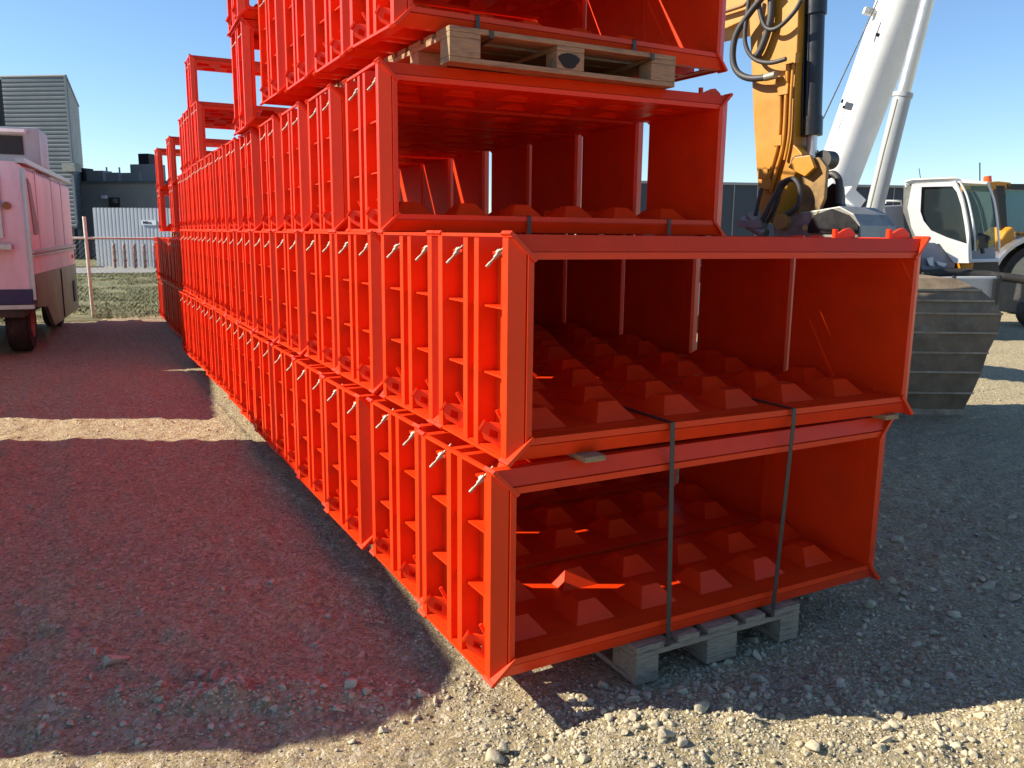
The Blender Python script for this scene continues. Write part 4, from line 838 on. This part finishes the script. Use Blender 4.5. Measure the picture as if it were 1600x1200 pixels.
def tall_building():
    root = empty('corrugated_building', (0,0,0)); a, b = W(-160, 250, 43.5), W(113, 250, 42); zt = 9.05
    A, B = (a.x, a.y), (b.x, b.y); d = Vector((b.x-a.x, b.y-a.y, 0)).normalized(); bk = Vector((-d.y, d.x, 0))
    e = W(129, 250, 52); E_ = (e.x, e.y)
    q0 = W(2, 250, 42.6); q1 = W(14, 250, 42.5)
    corrugated('wall', (q1.x, q1.y), B, 1.6, zt, 0.21, 0.022, 'clad_grey', root, False)
    corrugated('wall', A, (q0.x, q0.y), 1.6, zt, 0.21, 0.022, 'clad_grey', root, False)
    corrugated('wall', B, E_, 1.6, zt, 0.21, 0.022, 'clad_grey', root, False)
    m = MB(); c = (Vector((q0.x, q0.y, 0))+Vector((q1.x, q1.y, 0)))/2; m.obox(c+bk*0.12+ZZ*5.2, d*0.35, bk*0.05, ZZ*3.8); m.build('window_slot', 'dark_void', root)
    m = MB(); P_ = [Vector((*A,0)), Vector((*B,0)), Vector((*E_,0)), Vector((*A,0))+bk*10]; m.extrude([p+bk*0.15-d*0.15+ZZ*0.0 for p in P_], ZZ*(zt-0.1)); m.build('core', 'wall_dark', root)
    m = MB(); m.cyl(Vector((*A,zt+0.03)), Vector((*B,zt+0.03)), 0.07, n=6); m.cyl(Vector((*B,zt+0.03)), Vector((*E_,zt+0.03)), 0.07, n=6); m.build('roof_trim', 'wall_dark', root)
    m = MB(); m.obox(Vector((*B,0))-bk*0.04+ZZ*(zt/2+0.9), d*0.06, bk*0.04, ZZ*(zt/2-0.9)); m.build('corner_trim', 'clad_grey', root)
    m = MB(); m.obox(Vector((*B,0))-d*1.0-bk*0.02+ZZ*0.8, d*0.9, bk*0.12, ZZ*0.8); m.build('doorway', 'dark_void', root)
    m = MB(); q = W(112, 262, 41.8); m.obox(q, d*0.35, bk*0.25, ZZ*0.2); m.build('wall_unit', 'steel_grey', root)
    tag(root, 'tall grey corrugated building with a dark vertical window slot at the far left', 'building')
tall_building()
def dark_building():
    root = empty('dark_building', (0,0,0)); a, b = W(60, 300, 48.5), W(420, 300, 45); zt = 4.2
    d = Vector((b.x-a.x, b.y-a.y, 0)).normalized(); bk = Vector((-d.y, d.x, 0)); A = Vector((a.x, a.y, 0)); Ln = (Vector((b.x,b.y,0))-A).length
    m = MB(); m.obox(A+d*Ln/2+bk*4+ZZ*zt/2, d*Ln/2, bk*4, ZZ*zt/2); m.build('wall', 'wall_dark', root)
    m = MB(); m.obox(A+d*Ln/2-bk*0.03+ZZ*(zt+0.03), d*Ln/2, bk*0.08, ZZ*0.06); m.build('roof_trim', 'clad_grey', root)
    for px, w_, h_, mt in ((152,0.75,0.35,'wall_dark'),(178,0.65,0.30,'wall_dark'),(204,0.95,0.30,'wall_dark'),(232,0.9,0.55,'wall_dark'),(233,0.35,0.85,'dark_void'),(133,0.30,0.42,'dark_void')):
        q = W(px, 280, 49); m = MB(); m.obox(Vector((q.x,q.y,zt+0.06+h_)), d*w_, bk*0.4, ZZ*h_); m.build('roof_unit', mt, root, bevel=0.03)
    for px in (167, 187): q = W(px, 270, 49); m = MB(); m.cyl(Vector((q.x,q.y,zt)), Vector((q.x,q.y,zt+1.0)), 0.05, n=6); m.build('vent_pipe', 'sheet_white', root)
    q = W(163, 308, 47.4); m = MB(); m.obox(q, d*0.13, bk*0.1, ZZ*0.09); m.build('wall_lamp', 'sign_white', root)
    q = W(180, 318, 47.4); m = MB(); m.obox(q, d*0.33, bk*0.12, ZZ*0.33); un = m.build('wall_fan', 'dark_steel', root); m = MB(); q2 = W(180, 314, 47.2); m.obox(q2, d*0.12, bk*0.03, ZZ*0.12); m.build('fan_grille', 'steel_grey', un)
    tag(root, 'low dark grey building with roof units behind the white corrugated wall', 'building')
dark_building()
def white_wall():
    root = empty('corrugated_wall', (0,0,0)); a, b = W(148, 370, 35.2), W(330, 370, 34.2)
    corrugated('sheet', (a.x, a.y), (b.x, b.y), 0.02, 2.48, 0.175, 0.008, 'sheet_white', root, True)
    tag(root, 'white corrugated metal wall across the road with a name sign', 'wall')
    d = Vector((b.x-a.x, b.y-a.y, 0)).normalized(); bk = Vector((-d.y, d.x, 0)); c = W(233, 348, 34.6)
    m = MB(); m.obox(Vector((c.x,c.y,c.z))-bk*0.02, d*0.34, bk*0.012, ZZ*0.10); sg = m.build('name_sign', 'sign_white', root)
    cu = bpy.data.curves.new('sign_text', 'FONT'); cu.body = 'Miltra'; cu.size = 0.17; cu.extrude = 0.004; cu.align_x = 'LEFT'; cu.align_y = 'CENTER'; cu.offset = 0.004
    to = bpy.data.objects.new('sign_text', cu); COL.objects.link(to); bpy.context.view_layer.update()
    me = bpy.data.meshes.new_from_object(to); bpy.data.objects.remove(to); t2 = bpy.data.objects.new('sign_text', me); COL.objects.link(t2); me.materials.clear(); me.materials.append(MATS['ink'])
    t2.matrix_world = Matrix((d, ZZ, -bk)).transposed().to_4x4(); t2.location = Vector((c.x,c.y,c.z))-bk*0.036-d*0.27; t2.parent = sg
white_wall()
def red_post(px, lab):
    q = W(px, 415, 33.9); root = empty('hydrant_post', (q.x, q.y, 0.03))
    m = MB(); m.cyl((0,0,0), (0,0,0.92), 0.055, n=10); m.build('shaft', 'post_red', root)
    for z in (0.28, 0.62): m = MB(); m.cyl((0,0,z), (0,0,z+0.07), 0.085, n=10); m.build('collar', 'post_red', root)
    m = MB(); m.cyl((0,0,0.92), (0,0,1.0), 0.075, 0.03, n=10); m.build('cap', 'post_red', root); tag(root, lab, 'post', 'rusty red posts by the white wall')
for i, px in enumerate((180, 196, 212, 227, 243)):
    red_post(px, f'rusty red and beige post before the white wall, {ORD[i]} from the left')
# dark building behind the machines
def right_building():
    root = empty('warehouse', (0,0,0)); a, b = W(1000, 300, 41), W(1900, 300, 44)
    d = Vector((b.x-a.x, b.y-a.y, 0)).normalized(); bk = Vector((-d.y, d.x, 0)); A = Vector((a.x, a.y, 0)); Ln = (Vector((b.x,b.y,0))-A).length; zt = 4.15
    m = MB(); m.obox(A+d*Ln/2+bk*5+ZZ*zt/2, d*Ln/2, bk*5, ZZ*zt/2); m.build('wall', 'wall_blue_dark', root)
    m = MB(); m.obox(A+d*Ln/2-bk*0.03+ZZ*(zt+0.02), d*Ln/2, bk*0.07, ZZ*0.06); m.build('roof_trim', 'wall_dark', root)
    m = MB()
    for i in range(int(Ln/1.2)): m.obox(A+d*(i*1.2)-bk*0.012+ZZ*zt/2, d*0.02, bk*0.02, ZZ*(zt/2-0.05))
    m.build('panel_joint', 'wall_dark', root)
    tag(root, 'long low dark blue warehouse behind the crane and excavator', 'building')
right_building()
